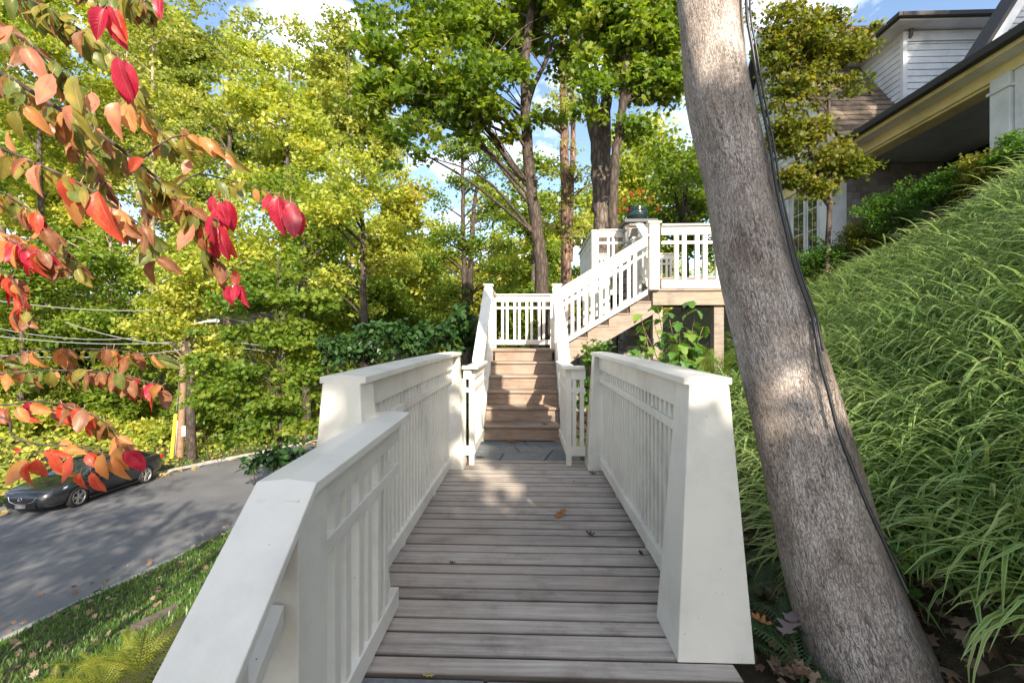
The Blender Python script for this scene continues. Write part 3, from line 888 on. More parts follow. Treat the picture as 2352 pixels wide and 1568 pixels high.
def tree(name, label, cat, base, trunk, ells, nclump, cr, nleaf, size, lmat, bmat, seed, group=None, flat=0.45, tmpl=KITE, limbs=10, limb_r=0.25, shell=0.45, nseg=10):
    """trunk: list of (stem points, radii); every stem is a part, limbs reach into the crown, one crown of separate leaves"""
    rng = np.random.default_rng(seed)
    base = np.array(base, dtype=float)
    root = empty(name, label, cat, tuple(base), group=group)
    paths = []
    for pts, rad in trunk:
        pp = smooth_path(pts, max(8, 5 * len(pts)))
        wob = rng.normal(size=pp.shape) * np.mean(rad) * 0.10; wob[0] = 0
        pp = pp + wob
        rr = np.interp(np.linspace(0, 1, len(pp)), np.linspace(0, 1, len(rad)), rad)
        V, F = tube_np(pp, rr, nseg)
        link("trunk", mesh_np("trunk", V - base, F, bmat, smooth=True), root)
        paths.append((pp, rr))
    c, crs, P, Nn, rn = crown_points(rng, ells, nclump, cr, nleaf, flat, shell)
    # limbs
    order = rng.permutation(len(c))[:limbs]
    small = []
    for q, ci in enumerate(order):
        tgt = c[ci]
        pp, rr = paths[rng.integers(len(paths))]
        dz = tgt[2] - pp[:, 2]
        hor = np.linalg.norm(tgt[:2] - pp[:, :2], axis=1)
        score = np.abs(dz - 0.55 * hor) + 0.15 * hor
        k = int(np.argmin(score))
        s = pp[k]; r0 = max(min(rr[k] * 0.6, limb_r * rr[0]), 0.012)
        mid = s * 0.5 + tgt * 0.5 + np.array([0, 0, 0.12 * np.linalg.norm(tgt - s)]) * (1 if dz[k] > 0 else 0.4) + rng.normal(size=3) * 0.06 * np.linalg.norm(tgt - s)
        lp = smooth_path([s, mid, tgt], 8)
        V, F = tube_np(lp, np.linspace(r0, r0 * 0.2, 8), 6)
        if q < 6:
            link("limb", mesh_np("limb", V - base, F, bmat, smooth=True), root)
        else: small.append((V, F))
    if small:
        V, F = merge(small)
        o = link("branches", mesh_np("branches", V - base, F, bmat, smooth=True), root); o["kind"] = "stuff"
    sz = size * rng.uniform(0.7, 1.3, len(P))
    V, F, k = leaves(P - base, Nn, sz, rng, tmpl)
    o = link("crown", mesh_np("crown", V, F, lmat, rnd=np.repeat(rn, k)), root); o["kind"] = "stuff"
    return root

def gz(x, y): return float(ground_z(x, y))

# geraniums in the pot
rng = np.random.default_rng(3)
P = rng.normal(size=(260, 3)) * np.array([.17, .17, .09]) + np.array([0, 0, .38])
V, F, k = leaves(P, rng.normal(size=(260, 3)) + np.array([0, 0, .8]), rng.uniform(.05, .085, 260), rng)
o = link("foliage", mesh_np("foliage", V, F, M['lf_mid'], rnd=rng.random(len(F))), pot); o["kind"] = "stuff"
M['redflower'] = leaf_mat("red_petal", [(0.6, 0.015, 0.012), (0.72, 0.03, 0.02)], 0.3, 0.5, (1, 1, 1))
for (fx, fy, fz) in ((-.14, -.1, .52), (0, -.15, .50), (.08, -.1, .56), (.12, -.16, .40), (.26, -.05, .47), (-.27, -.1, .40), (-.33, -.06, .24), (-.22, -.15, .22), (.36, -.08, .24), (.04, 0, .60), (-.08, .05, .55), (.29, .05, .38)):
    P = rng.normal(size=(22, 3)) * .016
    V, F, k = leaves(P, P + rng.normal(size=(22, 3)) * .02, .026, rng)
    link("flower_head", mesh_np("flower_head", V, F, M['redflower'], rnd=rng.random(len(F))), pot, (fx, fy, fz))

# ------------------------------------------------------------------ house on the hill
HB = empty("house", "white house with cedar shingle roof, dormer and deep porch on top of the hillside", "house", (9.0, 10.0, 3.1))
HW, CR, SG = M['house_white'], M['cream'], M['siding_grey']
EX, EZ = 7.18, 5.78
# eave line, gutter, frieze, porch beam
box("gutter", EX - .13, EX, 4.0, 15.2, EZ - .13, EZ, M['gutter'], HB, 0.01)
box("fascia", EX + .001, EX + .03, 4.0, 15.2, EZ - .20, EZ - .01, CR, HB)
box("soffit", EX + .031, 7.5, 4.0, 15.2, EZ - .20, EZ - .17, HW, HB)
box("frieze_board", 7.47, 7.52, 4.0, 11.45, 5.40, EZ - .201, CR, HB)
box("porch_beam", 7.521, 7.84, 7.3, 11.05, 5.36, 5.60, CR, HB)
box("porch_ceiling", 7.85, 9.9, 7.3, 11.4, 5.45, 5.5, SG, HB)  # white ceiling, its shade put in by using the grey paint
box("porch_floor", 7.4, 9.9, 7.3, 11.4, 2.9, 3.1, M['bluestone'], HB)
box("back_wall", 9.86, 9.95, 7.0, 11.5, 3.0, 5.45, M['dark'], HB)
dr = box("porch_door", 9.80, 9.85, 9.35, 10.3, 3.1, 5.2, HW, HB, 0.01)
# room right of the porch
box("wall", 7.56, 9.8, 4.0, 7.29, 2.8, 5.6, HW, HB)
pl = box("pilaster", 7.44, 7.80, 7.295, 7.60, 2.9, 5.399, HW, HB, 0.006)
box("pilaster_capital", 7.41, 7.83, 7.26, 7.63, 5.16, 5.21, HW, HB, 0.006)
box("corner_board", 7.50, 7.559, 7.03, 7.28, 2.9, 5.399, HW, HB, 0.004)
def house_window(y0, y1, z0, z1, x, cols=2, rows=2, mat=None):
    w = box("window", x - .045, x + .02, y0, y1, z0, z1, HW, HB, 0.004)
    o = Vector(w.location) + Vector(HB.location)
    g = M['glass'] if mat is None else mat
    fr = .055
    def sub(name, a, b_, c, d, e, f, mt):
        V = boxv(a, b_, c, d, e, f); cc = Vector(((a + b_) / 2, (c + d) / 2, (e + f) / 2))
        link(name, mesh_py(name, [Vector(v) - cc for v in V], BOXF, mt), w, cc - o)
    cw, rh = (y1 - y0 - 2 * fr) / cols, (z1 - z0 - 2 * fr) / rows
    for i in range(cols):
        for j in range(rows):
            sub("pane", x - .05, x - .046, y0 + fr + cw * i + .012, y0 + fr + cw * (i + 1) - .012, z0 + fr + rh * j + .012, z0 + fr + rh * (j + 1) - .012, g)
    return w
house_window(5.6, 6.98, 3.5, 5.36, 7.54, 1, 2)
# room left of the porch with paired windows
box("wall", 7.30, 9.8, 11.46, 15.2, 2.8, 5.55, HW, HB)
box("wall", 7.56, 9.8, 11.07, 11.46, 2.8, 5.5, M['mortar'], HB)
box("frieze_board", 7.22, 7.31, 11.05, 15.2, 5.22, EZ - .202, CR, HB)
box("corner_post", 7.20, 7.55, 11.04, 11.50, 2.9, 5.219, HW, HB, 0.006)
house_window(11.60, 12.08, 3.45, 5.20, 7.29, 2, 3)
house_window(12.16, 12.72, 3.45, 5.20, 7.29, 2, 3)
house_window(12.95, 13.6, 3.45, 5.20, 7.29, 2, 3)
# shingled porch side wall, shingle by shingle
rr_ = random.Random(9)
z = 3.0; row = 0
while z < 5.4:
    x = 7.56 - rr_.uniform(0, .12)
    while x < 9.8:
        w = rr_.uniform(.12, .26)
        a, c = max(x, 7.556), min(x + w - .006, 9.8)
        if c - a > .03:
            V = [(a, 11.045, z), (c, 11.045, z), (c, 11.069, z), (a, 11.069, z), (a, 11.06, z + .17), (c, 11.06, z + .17), (c, 11.069, z + .17), (a, 11.069, z + .17)]
            part("wall_shingle", V, BOXF, M['wall_shingle'], HB)
        x += w
    z += .16; row += 1

# cross gable over the left room: wall faces the street, roof slope faces the bridge
def gable_z(y): return 6.9 + 1.35 * (y - 11.27)
YR_, ZR_ = 14.1, gable_z(14.1)
V = [(7.30, 10.75, 5.6), (7.30, 17.4, 5.6), (7.30, 14.1, ZR_ - .25), (7.45, 10.75, 5.6), (7.45, 17.4, 5.6), (7.45, 14.1, ZR_ - .25)]
part("gable_wall", V, [(0, 1, 2), (5, 4, 3), (0, 3, 4, 1), (1, 4, 5, 2), (2, 5, 3, 0)], HW, HB)
z = 5.85
while z < ZR_ - .5:
    ya_ = 11.27 + (z + .16 - 6.9) / 1.35 + .22
    yb_ = 28.2 - ya_
    if yb_ - ya_ > .3:
        V = [(7.272, ya_ - .1, z), (7.299, ya_ - .1, z), (7.299, yb_ + .1, z), (7.272, yb_ + .1, z), (7.288, ya_, z + .158), (7.299, ya_, z + .158), (7.299, yb_, z + .158), (7.288, yb_, z + .158)]
        part("siding_board", V, BOXF, HW, HB)
    z += .16
for ywin in (12.08, 12.72): house_window(ywin, ywin + .5, 6.5, 7.75, 7.27, 1, 2)
def slab(name, pts, t, mat, parent):
    n = len(pts); a, b_, c = Vector(pts[0]), Vector(pts[1]), Vector(pts[2])
    nr = (b_ - a).cross(c - a).normalized()
    V = [Vector(p) for p in pts] + [Vector(p) - nr * t for p in pts]
    return part(name, V, [tuple(range(n)), tuple(range(2 * n - 1, n - 1, -1))] + [(i, n + i, n + (i + 1) % n, (i + 1) % n) for i in range(n)], mat, parent)
GX0, GX1 = 6.98, 13.0
slab("roof", [(GX0, 10.45, gable_z(10.45) - .05), (GX1, 10.45, gable_z(10.45) - .05), (GX1, YR_, ZR_ - .05), (GX0, YR_, ZR_ - .05)], .08, M['dark'], HB)
slab("roof", [(GX1, 17.75, gable_z(10.45) - .05), (GX0, 17.75, gable_z(10.45) - .05), (GX0, YR_, ZR_ - .05), (GX1, YR_, ZR_ - .05)], .08, M['gutter'], HB)
# rake board along the right slope
V = []
for x in (GX0 - .03, GX0 + .02):
    V += [(x, 10.42, gable_z(10.42) - .38), (x, YR_, ZR_ - .38), (x, YR_, ZR_ - .10), (x, 10.42, gable_z(10.42) - .10)]
part("rake_board", V, [(0, 1, 2, 3), (7, 6, 5, 4), (0, 4, 5, 1), (1, 5, 6, 2), (2, 6, 7, 3), (3, 7, 4, 0)], HW, HB)
# roof shingles on the slope that faces the bridge: largest 290 singly, the rest joined
def shingle_v(x0, x1, y0, expo):
    y1 = y0 + expo * 1.25
    za, zb_ = gable_z(y0), gable_z(y1)
    return [(x0, y0 - .02, za + .012), (x1, y0 - .02, za + .012), (x1, y1, zb_ - .02), (x0, y1, zb_ - .02),
            (x0, y0 - .02, za + .042), (x1, y0 - .02, za + .042), (x1, y1, zb_ + .0), (x0, y1, zb_ + .0)]
cnt = 0; rest = []
yy = 10.46; row = 0
while yy < YR_ - .1:
    x = GX0 - .04 - rr_.uniform(0, .2)
    while x < GX1:
        w = rr_.uniform(.22, .42)
        a, c = max(x, GX0 - .03), min(x + w - .008, GX1)
        if c - a > .05:
            V = shingle_v(a, c, yy + rr_.uniform(-.008, .008), .145)
            if cnt < 290 and a < 10.2:
                part("roof_shingle", V, BOXF, M['roof'], HB); cnt += 1
            else: rest.append((np.array(V), np.array(BOXF)))
        x += w
    yy += .135; row += 1
V, F = merge(rest)
o = link("roof_shingles", mesh_np("roof_shingles", V - np.array(HB.location), F, M['roof']), HB); o["kind"] = "stuff"
# low roof over the porch and right room
slab("roof", [(EX - .08, 3.6, EZ + .03), (12, 3.6, EZ + 1.5), (12, 11.2, EZ + 1.5), (EX - .08, 11.2, EZ + .03)], .06, M['gutter'], HB)
slab("roof_edge", [(EX - .08, 11.0, EZ + .03), (7.5, 11.0, EZ + .16), (7.5, 15.4, EZ + .16), (EX - .08, 15.4, EZ + .03)], .06, M['gutter'], HB)
# dormer
DX, DY, DZ = 8.82, 11.0, 8.50
box("dormer_core", DX + .03, 12.3, DY + .03, 13.8, 5.8, DZ, HW, HB)
z = 5.95
while z < DZ - .05:
    y0_ = DY; y1_ = 11.27 + (z + .17 - 6.9) / 1.35
    V = [(DX - .004, DY, z), (DX + .029, DY, z), (DX + .029, 13.6, z), (DX - .004, 13.6, z), (DX + .014, DY, z + .148), (DX + .029, DY, z + .148), (DX + .029, 13.6, z + .148), (DX + .014, 13.6, z + .148)]
    if z > 6.3: part("siding_board", V, BOXF, HW, HB)
    V = [(DX + .0, DY - .004, z), (12.2, DY - .004, z), (12.2, DY + .029, z), (DX + .0, DY + .029, z), (DX + .0, DY + .014, z + .148), (12.2, DY + .014, z + .148), (12.2, DY + .029, z + .148), (DX + .0, DY + .029, z + .148)]
    part("siding_board", V, BOXF, HW, HB)
    z += .15
box("corner_board", DX - .02, DX + .07, DY - .022, DY - .005, 5.9, DZ - .15, HW, HB)
box("corner_board", DX - .022, DX - .005, DY - .02, DY + .07, 5.9, DZ - .15, HW, HB)
box("frieze_board", DX - .03, 12.2, DY - .035, DY - .006, DZ - .25, DZ - .02, HW, HB)
EXd, EYd = 8.44, 10.62
slab("soffit", [(EXd, EYd, DZ), (12.5, EYd, DZ), (12.5, 14, DZ), (EXd, 14, DZ)], -.03, HW, HB)
box("gutter", EXd - .10, EXd, EYd - .10, 13.6, DZ + .031, DZ + .14, M['gutter'], HB, 0.01)
box("gutter", EXd, 12.5, EYd - .10, EYd, DZ + .031, DZ + .14, M['gutter'], HB, 0.01)
box("roof_edge", EXd - .02, 12.5, EYd + .001, EYd + .3, DZ + .031, DZ + .19, M['roof'], HB)
slab("roof", [(EXd - .04, EYd - .04, DZ + .16), (12.5, EYd - .04, DZ + .16), (12.5, 12.6, DZ + 1.0), (9.6, 12.6, DZ + 1.0)], .05, M['roof'], HB)
slab("roof", [(EXd - .04, 14.2, DZ + .16), (EXd - .04, EYd - .04, DZ + .16), (9.6, 12.6, DZ + 1.0), (9.6, 14.2, DZ + 1.0)], .05, M['roof'], HB)
ds = [at(2093, 66, EYd), at(2093, 80, EYd), at(2066, 124, DY - .08), at(2066, 260, DY - .08)]
V, F = tube_np(np.array([list(p) for p in ds]), [.045] * 4, 8)
link("downspout", mesh_np("downspout", V - np.array(HB.location), F, M['bronze'], smooth=True), HB)
# steep gable at the right, its wall facing the bridge
GY = 8.6
def rg(x): return 6.37 + 1.62 * (x - 8.05)
V = [(7.9, GY, 5.9), (14, GY, 5.9), (11.0, GY, rg(11.0) - .1), (7.9, GY + .1, 5.9), (14, GY + .1, 5.9), (11.0, GY + .1, rg(11.0) - .1)]
part("gable_wall", V, [(0, 1, 2), (5, 4, 3), (0, 3, 4, 1), (1, 4, 5, 2), (2, 5, 3, 0)], SG, HB)
z = 5.9
while z < 9.6:
    a = 8.05 + (z + .11 - 6.37) / 1.62 + .10
    V = [(a - .06, GY - .024, z), (13, GY - .024, z), (13, GY - .002, z), (a - .06, GY - .002, z), (a, GY - .010, z + .108), (13, GY - .010, z + .108), (13, GY - .002, z + .108), (a, GY - .002, z + .108)]
    part("siding_board", V, BOXF, SG, HB); z += .11
V = []
for y_ in (GY - .26, GY - .22):
    V += [(7.7, y_, rg(7.7) - .36), (11.0, y_, rg(11.0) - .36), (11.0, y_, rg(11.0) - .02), (7.7, y_, rg(7.7) - .02)]
part("rake_board", V, [(0, 1, 2, 3), (7, 6, 5, 4), (0, 4, 5, 1), (1, 5, 6, 2), (2, 6, 7, 3), (3, 7, 4, 0)], HW, HB)
slab("roof", [(7.6, GY - .30, rg(7.6) + .05), (7.6, GY + .10, rg(7.6) + .05), (11.0, GY + .10, rg(11.0) + .05), (11.0, GY - .30, rg(11.0) + .05)], -.06, M['gutter'], HB)

# ------------------------------------------------------------------ leaning trunk by the bridge
# measured outline of the trunk (photo row, left edge, right edge, distance) turned into axis and radius
OUT = [(-60, 1545, 1704, 2.38), (0, 1549, 1710, 2.37), (200, 1565, 1737, 2.33), (400, 1606, 1781, 2.27), (600, 1639, 1829, 2.20), (800, 1686, 1892, 2.13), (1000, 1741, 1962, 2.05), (1300, 1813, 2057, 1.93), (1500, 1878, 2133, 1.84), (1600, 1914, 2176, 1.80), (1700, 1950, 2220, 1.76)]
TRK = []
for py, xl_, xr_, d in OUT:
    f1_, f2_ = math.atan((xl_ - 1176) / 1045.3), math.atan((xr_ - 1176) / 1045.3)
    fm, al = (f1_ + f2_) / 2, (f2_ - f1_) / 2
    TRK.append((py, 1176 + 1045.3 * math.tan(fm) - 5 * (py > 800), d, d / math.cos(fm) * math.sin(al) * .92 * float(np.interp(py, [0, 800, 1000, 1300, 1500, 1700], [1, 1.01, 1.03, 1.18, 1.36, 1.42]))))
def build_leaning_tree():
    scr = [(c, py, d, r) for py, c, d, r in TRK[::-1]]
    pts = [np.array(at(a, b_, c)) for a, b_, c, r in scr]; rad = [r for *_, r in scr]
    root_pt = pts[0] + np.array([.04, -.02, -.28]); pts.insert(0, root_pt); rad.insert(0, .27)
    p = pts[-1]
    for k in range(1, 6):
        pts.append(p + np.array([-.10 * k, .07 * k, 1.25 * k])); rad.append(.178 - .014 * k)
    N, S = 560, 96
    pp = smooth_path(pts, N)
    rr = np.interp(np.linspace(0, 1, N), np.linspace(0, 1, len(rad)), rad)
    # short rings only where seen: coarse above the frame
    V, F = tube_np(pp, rr, S)
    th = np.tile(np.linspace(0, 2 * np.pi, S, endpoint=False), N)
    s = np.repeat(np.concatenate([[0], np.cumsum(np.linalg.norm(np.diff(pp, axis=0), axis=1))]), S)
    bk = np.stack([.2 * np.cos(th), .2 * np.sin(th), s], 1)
    # gentle swellings
    axis_pts = np.repeat(pp, S, axis=0)
    nr = V - axis_pts; ln = np.linalg.norm(nr, axis=1)[:, None]
    sw = .010 * np.sin(2 * th + s * 1.7) + .006 * np.sin(3 * th - s * 3.1) + .004 * np.sin(5 * th + s * 5.3)
    V = axis_pts + nr / ln * (ln + sw[:, None])
    m, n, l, b = new_mat("pale_scaly_bark")
    a = n.new("ShaderNodeAttribute"); a.attribute_name = "bk"
    w1 = noise(n, l, a.outputs["Vector"], 22, 4)
    ad = n.new("ShaderNodeMixRGB"); ad.blend_type = 'ADD'; ad.inputs[0].default_value = .013
    l.new(a.outputs["Vector"], ad.inputs[1]); l.new(w1.outputs["Color"], ad.inputs[2])
    def cracks(sx, sz, w, det):
        nz_ = noise(n, l, ad.outputs[0], 1.0, det, .55, (sx, sx, sz))
        q1 = n.new("ShaderNodeMath"); q1.operation = 'SUBTRACT'; q1.inputs[1].default_value = .5; l.new(nz_.outputs["Fac"], q1.inputs[0])
        q2 = n.new("ShaderNodeMath"); q2.operation = 'ABSOLUTE'; l.new(q1.outputs[0], q2.inputs[0])
        r_ = ramp(n, [(0.0, (.06, .05, .045)), (w, (1, 1, 1))]); l.new(q2.outputs[0], r_.inputs[0]); return r_
    f1 = cracks(62, 10, .036, 3); f2 = cracks(130, 40, .05, 4)
    keep = noise(n, l, a.outputs["Vector"], 9, 4, .6, (1, 1, .5))
    kr = ramp(n, [(.40, (.05, .05, .05)), (.66, (.75, .75, .75))]); l.new(keep.outputs["Fac"], kr.inputs[0])
    fis = mixc(n, l, kr.outputs[0], f1.outputs[0], (1, 1, 1), 'MIX')
    h = mixc(n, l, .55, fis, f2.outputs[0], 'MULTIPLY')
    tone = noise(n, l, a.outputs["Vector"], 5, 7, .68, (1, 1, .55))
    rt = ramp(n, [(.28, (.19, .155, .13)), (.43, (.34, .30, .272)), (.56, (.455, .415, .385)), (.72, (.58, .55, .53))])
    l.new(tone.outputs["Fac"], rt.inputs[0])
    fine = noise(n, l, a.outputs["Vector"], 125, 6, .75, (1, 1, .5))
    rf = ramp(n, [(.34, (.58, .56, .55)), (.54, (1.18, 1.15, 1.12))]); l.new(fine.outputs["Fac"], rf.inputs[0])
    c = mixc(n, l, 1.0, rt.outputs[0], rf.outputs[0], 'MULTIPLY')
    # dark wet stains and knots by noise, then browner towards the right side
    stn = noise(n, l, a.outputs["Vector"], 2.2, 6, .7, (1, 1, .35))
    rs_ = ramp(n, [(.53, (0, 0, 0)), (.70, (.65, .65, .65))]); l.new(stn.outputs["Fac"], rs_.inputs[0])
    c = mixc(n, l, rs_.outputs[0], c, (.14, .115, .10))
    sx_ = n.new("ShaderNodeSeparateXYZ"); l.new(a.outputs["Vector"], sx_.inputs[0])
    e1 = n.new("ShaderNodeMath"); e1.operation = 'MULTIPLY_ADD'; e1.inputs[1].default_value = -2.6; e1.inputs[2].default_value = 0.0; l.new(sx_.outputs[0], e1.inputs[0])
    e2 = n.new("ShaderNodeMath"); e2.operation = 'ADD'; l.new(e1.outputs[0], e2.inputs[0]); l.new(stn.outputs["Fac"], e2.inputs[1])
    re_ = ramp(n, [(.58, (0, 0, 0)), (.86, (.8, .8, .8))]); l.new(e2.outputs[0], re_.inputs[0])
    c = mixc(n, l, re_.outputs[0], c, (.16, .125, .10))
    c = mixc(n, l, 0.9, c, h, 'MULTIPLY')
    c = mixc(n, l, 1.0, c, (1.05, 1.0, .98), 'MULTIPLY')
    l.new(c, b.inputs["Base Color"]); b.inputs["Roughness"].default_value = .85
    hh = mixc(n, l, .35, h, fine.outputs["Color"])
    bump(n, l, hh, .8, .008, b)
    root = empty("leaning_tree", "thick pale grey-barked trunk leaning left beside the bridge end post", "tree", tuple(root_pt))
    base = np.array(root.location)
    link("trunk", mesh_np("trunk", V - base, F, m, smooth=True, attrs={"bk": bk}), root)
    rng = np.random.default_rng(42)
    top = pts[-1]
    c, crs, P, Nn, rn = crown_points(rng, [(top[0] - .3, top[1] - .3, top[2] + .6, 2.6, 2.3, 1.9)], 60, .6, 60, .5)
    small = []
    for q in range(14):
        tgt = c[q]; sp = smooth_path([pts[-2], (pts[-2] + tgt) / 2 + np.array([0, 0, .3]), tgt], 8)
        small.append(tube_np(sp, np.linspace(.06, .012, 8), 6))
    Vb, Fb = merge(small)
    o = link("branches", mesh_np("branches", Vb - base, Fb, M['bark_grey'], smooth=True), root); o["kind"] = "stuff"
    Vl, Fl, k = leaves(P - base, Nn, .16 * rng.uniform(.7, 1.3, len(P)), rng)
    o = link("crown", mesh_np("crown", Vl, Fl, M['lf_mid'], rnd=np.repeat(rn, k)), root); o["kind"] = "stuff"
    # knot scars
    return pts
LEAN = build_leaning_tree()
cabp = [(1712, -40, 2.33), (1716, 40, 2.32), (1728, 110, 2.30), (1742, 200, 2.28), (1758, 280, 2.25), (1768, 330, 2.22), (1785, 440, 2.2), (1803, 520, 2.17), (1828, 620, 2.14),
        (1856, 700, 2.10), (1868, 738, 2.08), (1884, 830, 2.04), (1903, 900, 2.02), (1926, 990, 1.98), (1960, 1080, 1.95), (1992, 1160, 1.92), (2022, 1225, 1.90), (2052, 1290, 1.92), (2085, 1360, 1.95)]
def on_trunk(px, py, lift=.032):
    ys_ = [t[0] for t in TRK]
    cx_, dc, rr_q = (np.interp(py, ys_, [t[q] for t in TRK]) for q in (1, 2, 3))
    C = np.array(at(cx_, py, dc)); rr_q = rr_q / .94 + lift
    best, p0 = None, None
    for d_ in np.arange(dc - .35, dc + .25, .004):          # first point of the line of sight on the bark, else the nearest
        p_ = np.array(at(px, py, d_)); q_ = math.hypot(p_[0] - C[0], p_[1] - C[1])
        if best is None or q_ < best: best, p0 = q_, p_
        if q_ <= rr_q: return p_
    return p0
cp = smooth_path([on_trunk(c[0], c[1]) for c in cabp], 120)
cb_ = tube("cable", cp, [.0072] * 120, M['black'], None, 8); tag(cb_, "thick black cable clamped down the right side of the leaning trunk", "cable")
cp2 = cp[:72] + np.array([.013, -.008, 0]) 
cb2 = tube("cable", cp2, [.005] * 72, M['black'], None, 8); tag(cb2, "thinner black cable beside the thick one on the upper trunk", "cable")
CLP = Vector(on_trunk(1869, 735, .02))
cl = empty("cable_clamp", "small steel clamp holding the cables to the leaning trunk", "clamp", CLP)
ring = [np.array(CLP) + .016 * np.array([math.cos(t), .3 * math.sin(t), .35 * math.sin(t)]) for t in np.linspace(0, 2 * math.pi, 20)]
tube("ring", ring, [.0035] * 20, M['steel'], cl, 6)
tube("stem", [np.array(CLP), on_trunk(1848, 742, 0)], [.004, .004], M['steel'], cl, 6)

# ------------------------------------------------------------------ trees
def px_ell(specs, d):
    out = []
    for s in specs:
        px, py, rx, ry = s[:4]; dd = s[4] if len(s) > 4 else d
        p = at(px, py, dd); k = dd / 1045.3
        out.append((p.x, p.y, p.z, rx * k, (s[5] if len(s) > 5 else max(rx, ry) * k * .55), ry * k))
    return out
def ptree(name, label, px, d, stems, specs, nclump, cr, nleaf, size, lm, bm_, seed, base_py=None, group=None, **kw):
    if base_py is None:
        p = at(px, 784, d); base = (p.x, p.y, gz(p.x, p.y) - .2)
    else:
        p = at(px, base_py, d); base = (p.x, p.y, min(p.z, p.z))
    tr = []
    for si, (pts, r0, r1) in enumerate(stems):
        w = [np.array(at(a, b_, c[0] if c else d)) for a, b_, *c in pts]
        if si == 0: w.insert(0, np.array(base))
        tr.append((w, [r0, (r0 + r1) / 2, r1]))
    return tree(name, label, "tree", base, tr, px_ell(specs, d), nclump, cr, nleaf, size, lm, bm_, seed, group=group, **kw)

# maple behind the stairs with the forked, slanting trunk
ptree("maple_tree", "slender dark-trunked maple just behind the stair landing, forked and leafy on the left", 1252, 13,
      [([(1245, 640), (1232, 520), (1218, 420), (1210, 300), (1206, 180), (1216, 60), (1240, -90)], .21, .10),
       ([(1219, 430), (1170, 372), (1130, 312), (1092, 268, 12.5), (1050, 235, 12.2)], .10, .04),
       ([(1208, 260), (1225, 200), (1262, 120), (1275, 20)], .09, .04)],
      [(1065, 250, 95, 36, 12), (880, 215, 90, 60, 12), (860, 100, 75, 55, 12), (985, 60, 150, 75, 12.5), (1085, 175, 130, 75, 12), (960, 190, 110, 60, 13), (1160, 285, 110, 50, 12.5), (1240, 40, 130, 75, 13.5),
       (1285, 290, 70, 60, 13), (950, 330, 80, 45, 11.5), (905, 380, 50, 35, 11.5), (1060, 30, 130, 60, 14), (1130, 90, 120, 70, 13), (1030, 270, 80, 40, 12.5), (1320, 150, 60, 60, 13.5)],
      190, .52, 100, .155, M['lf_mid'], M['bark_dark'], 101, tmpl=LOBE, limbs=46, flat=.4, shell=.6)
# twin trunked big tree behind the deck
ptree("oak_tree", "massive twin-trunked dark tree rising behind the raised deck", 1380, 12.5,
      [([(1381, 560), (1378, 440), (1374, 330), (1352, 220), (1335, 120), (1318, 0), (1300, -140)], .24, .14),
       ([(1384, 470), (1390, 300), (1397, 180), (1402, 40), (1408, -120)], .18, .11)],
      [(1290, -60, 120, 60), (1430, -80, 140, 70), (1360, -20, 90, 50), (1330, 50, 60, 45), (1480, 20, 70, 50, 12)], 80, .55, 90, .15, M['lf_mid'], M['bark_grey'], 102, tmpl=LOBE, limbs=20)
ptree("maple_tree", "thin dark maple right of the massive twin trunk, its crown reaching the leaning trunk", 1410, 10.8,
      [([(1408, 520), (1409, 440), (1413, 370), (1424, 285), (1437, 170), (1432, 60), (1425, -80)], .125, .08),
       ([(1428, 250), (1470, 185), (1520, 130), (1570, 80)], .07, .03), ([(1438, 160), (1452, 60), (1462, -60)], .07, .04)],
      [(1490, 75, 95, 75), (1530, 200, 60, 60), (1400, 50, 90, 60), (1345, 245, 55, 50), (1455, 300, 60, 28), (1480, 180, 85, 45), (1560, 30, 60, 60), (1370, 150, 60, 50), (1560, 130, 40, 60), (1420, -20, 120, 50)],
      140, .45, 90, .14, M['lf_mid'], M['bark_dark'], 103, tmpl=LOBE, limbs=34, shell=.6)
ptree("tall_pine", "tall reddish-barked slim trunk between the maple and the twin trunks", 1300, 19,
      [([(1300, 640), (1299, 480), (1296, 300), (1293, 180), (1290, 20)], .24, .14), ([(1308, 600), (1312, 440), (1316, 300), (1312, 170)], .14, .08)],
      [(1290, 240, 80, 70), (1320, 400, 80, 60), (1270, 480, 60, 50), (1340, 520, 60, 50)], 46, .7, 60, .15, M['lf_olv'], M['bark_red'], 104, limbs=34)
ptree("tall_pine", "two thin straight pine trunks with ragged crowns left of the landing", 1070, 26,
      [([(1069, 760), (1066, 600), (1063, 450), (1061, 290)], .22, .07), ([(1078, 700), (1083, 560), (1090, 470), (1098, 400)], .20, .07)],
      [(1075, 345, 70, 28), (1040, 420, 65, 25), (1120, 390, 55, 35), (1010, 470, 40, 22), (1130, 480, 55, 40), (1035, 545, 55, 28), (1120, 570, 55, 30), (1000, 590, 50, 30), (1150, 640, 60, 40), (1030, 680, 60, 40)],
      125, .75, 95, .18, M['lf_mid'], M['bark_dark'], 105, limbs=60, flat=.35)
# young green tree by the road
ptree("young_maple", "young maple with layered green sprays between the bridge and the road", 642, 11.5,
      [([(643, 1085), (642, 950), (640, 800), (641, 680), (638, 590)], .065, .022)],
      [(640, 620, 70, 40), (585, 690, 100, 30), (705, 700, 90, 35), (560, 760, 110, 26), (700, 790, 120, 34), (530, 830, 95, 26), (640, 850, 110, 26), (720, 880, 80, 30), (550, 905, 110, 30), (470, 870, 60, 22),
       (640, 940, 100, 24), (560, 1005, 90, 16), (700, 985, 70, 16), (640, 760, 80, 30)],
      140, .42, 90, .115, M['lf_mid'], M['bark_dark'], 106, base_py=1110, tmpl=LOBE, limbs=60, flat=.28)

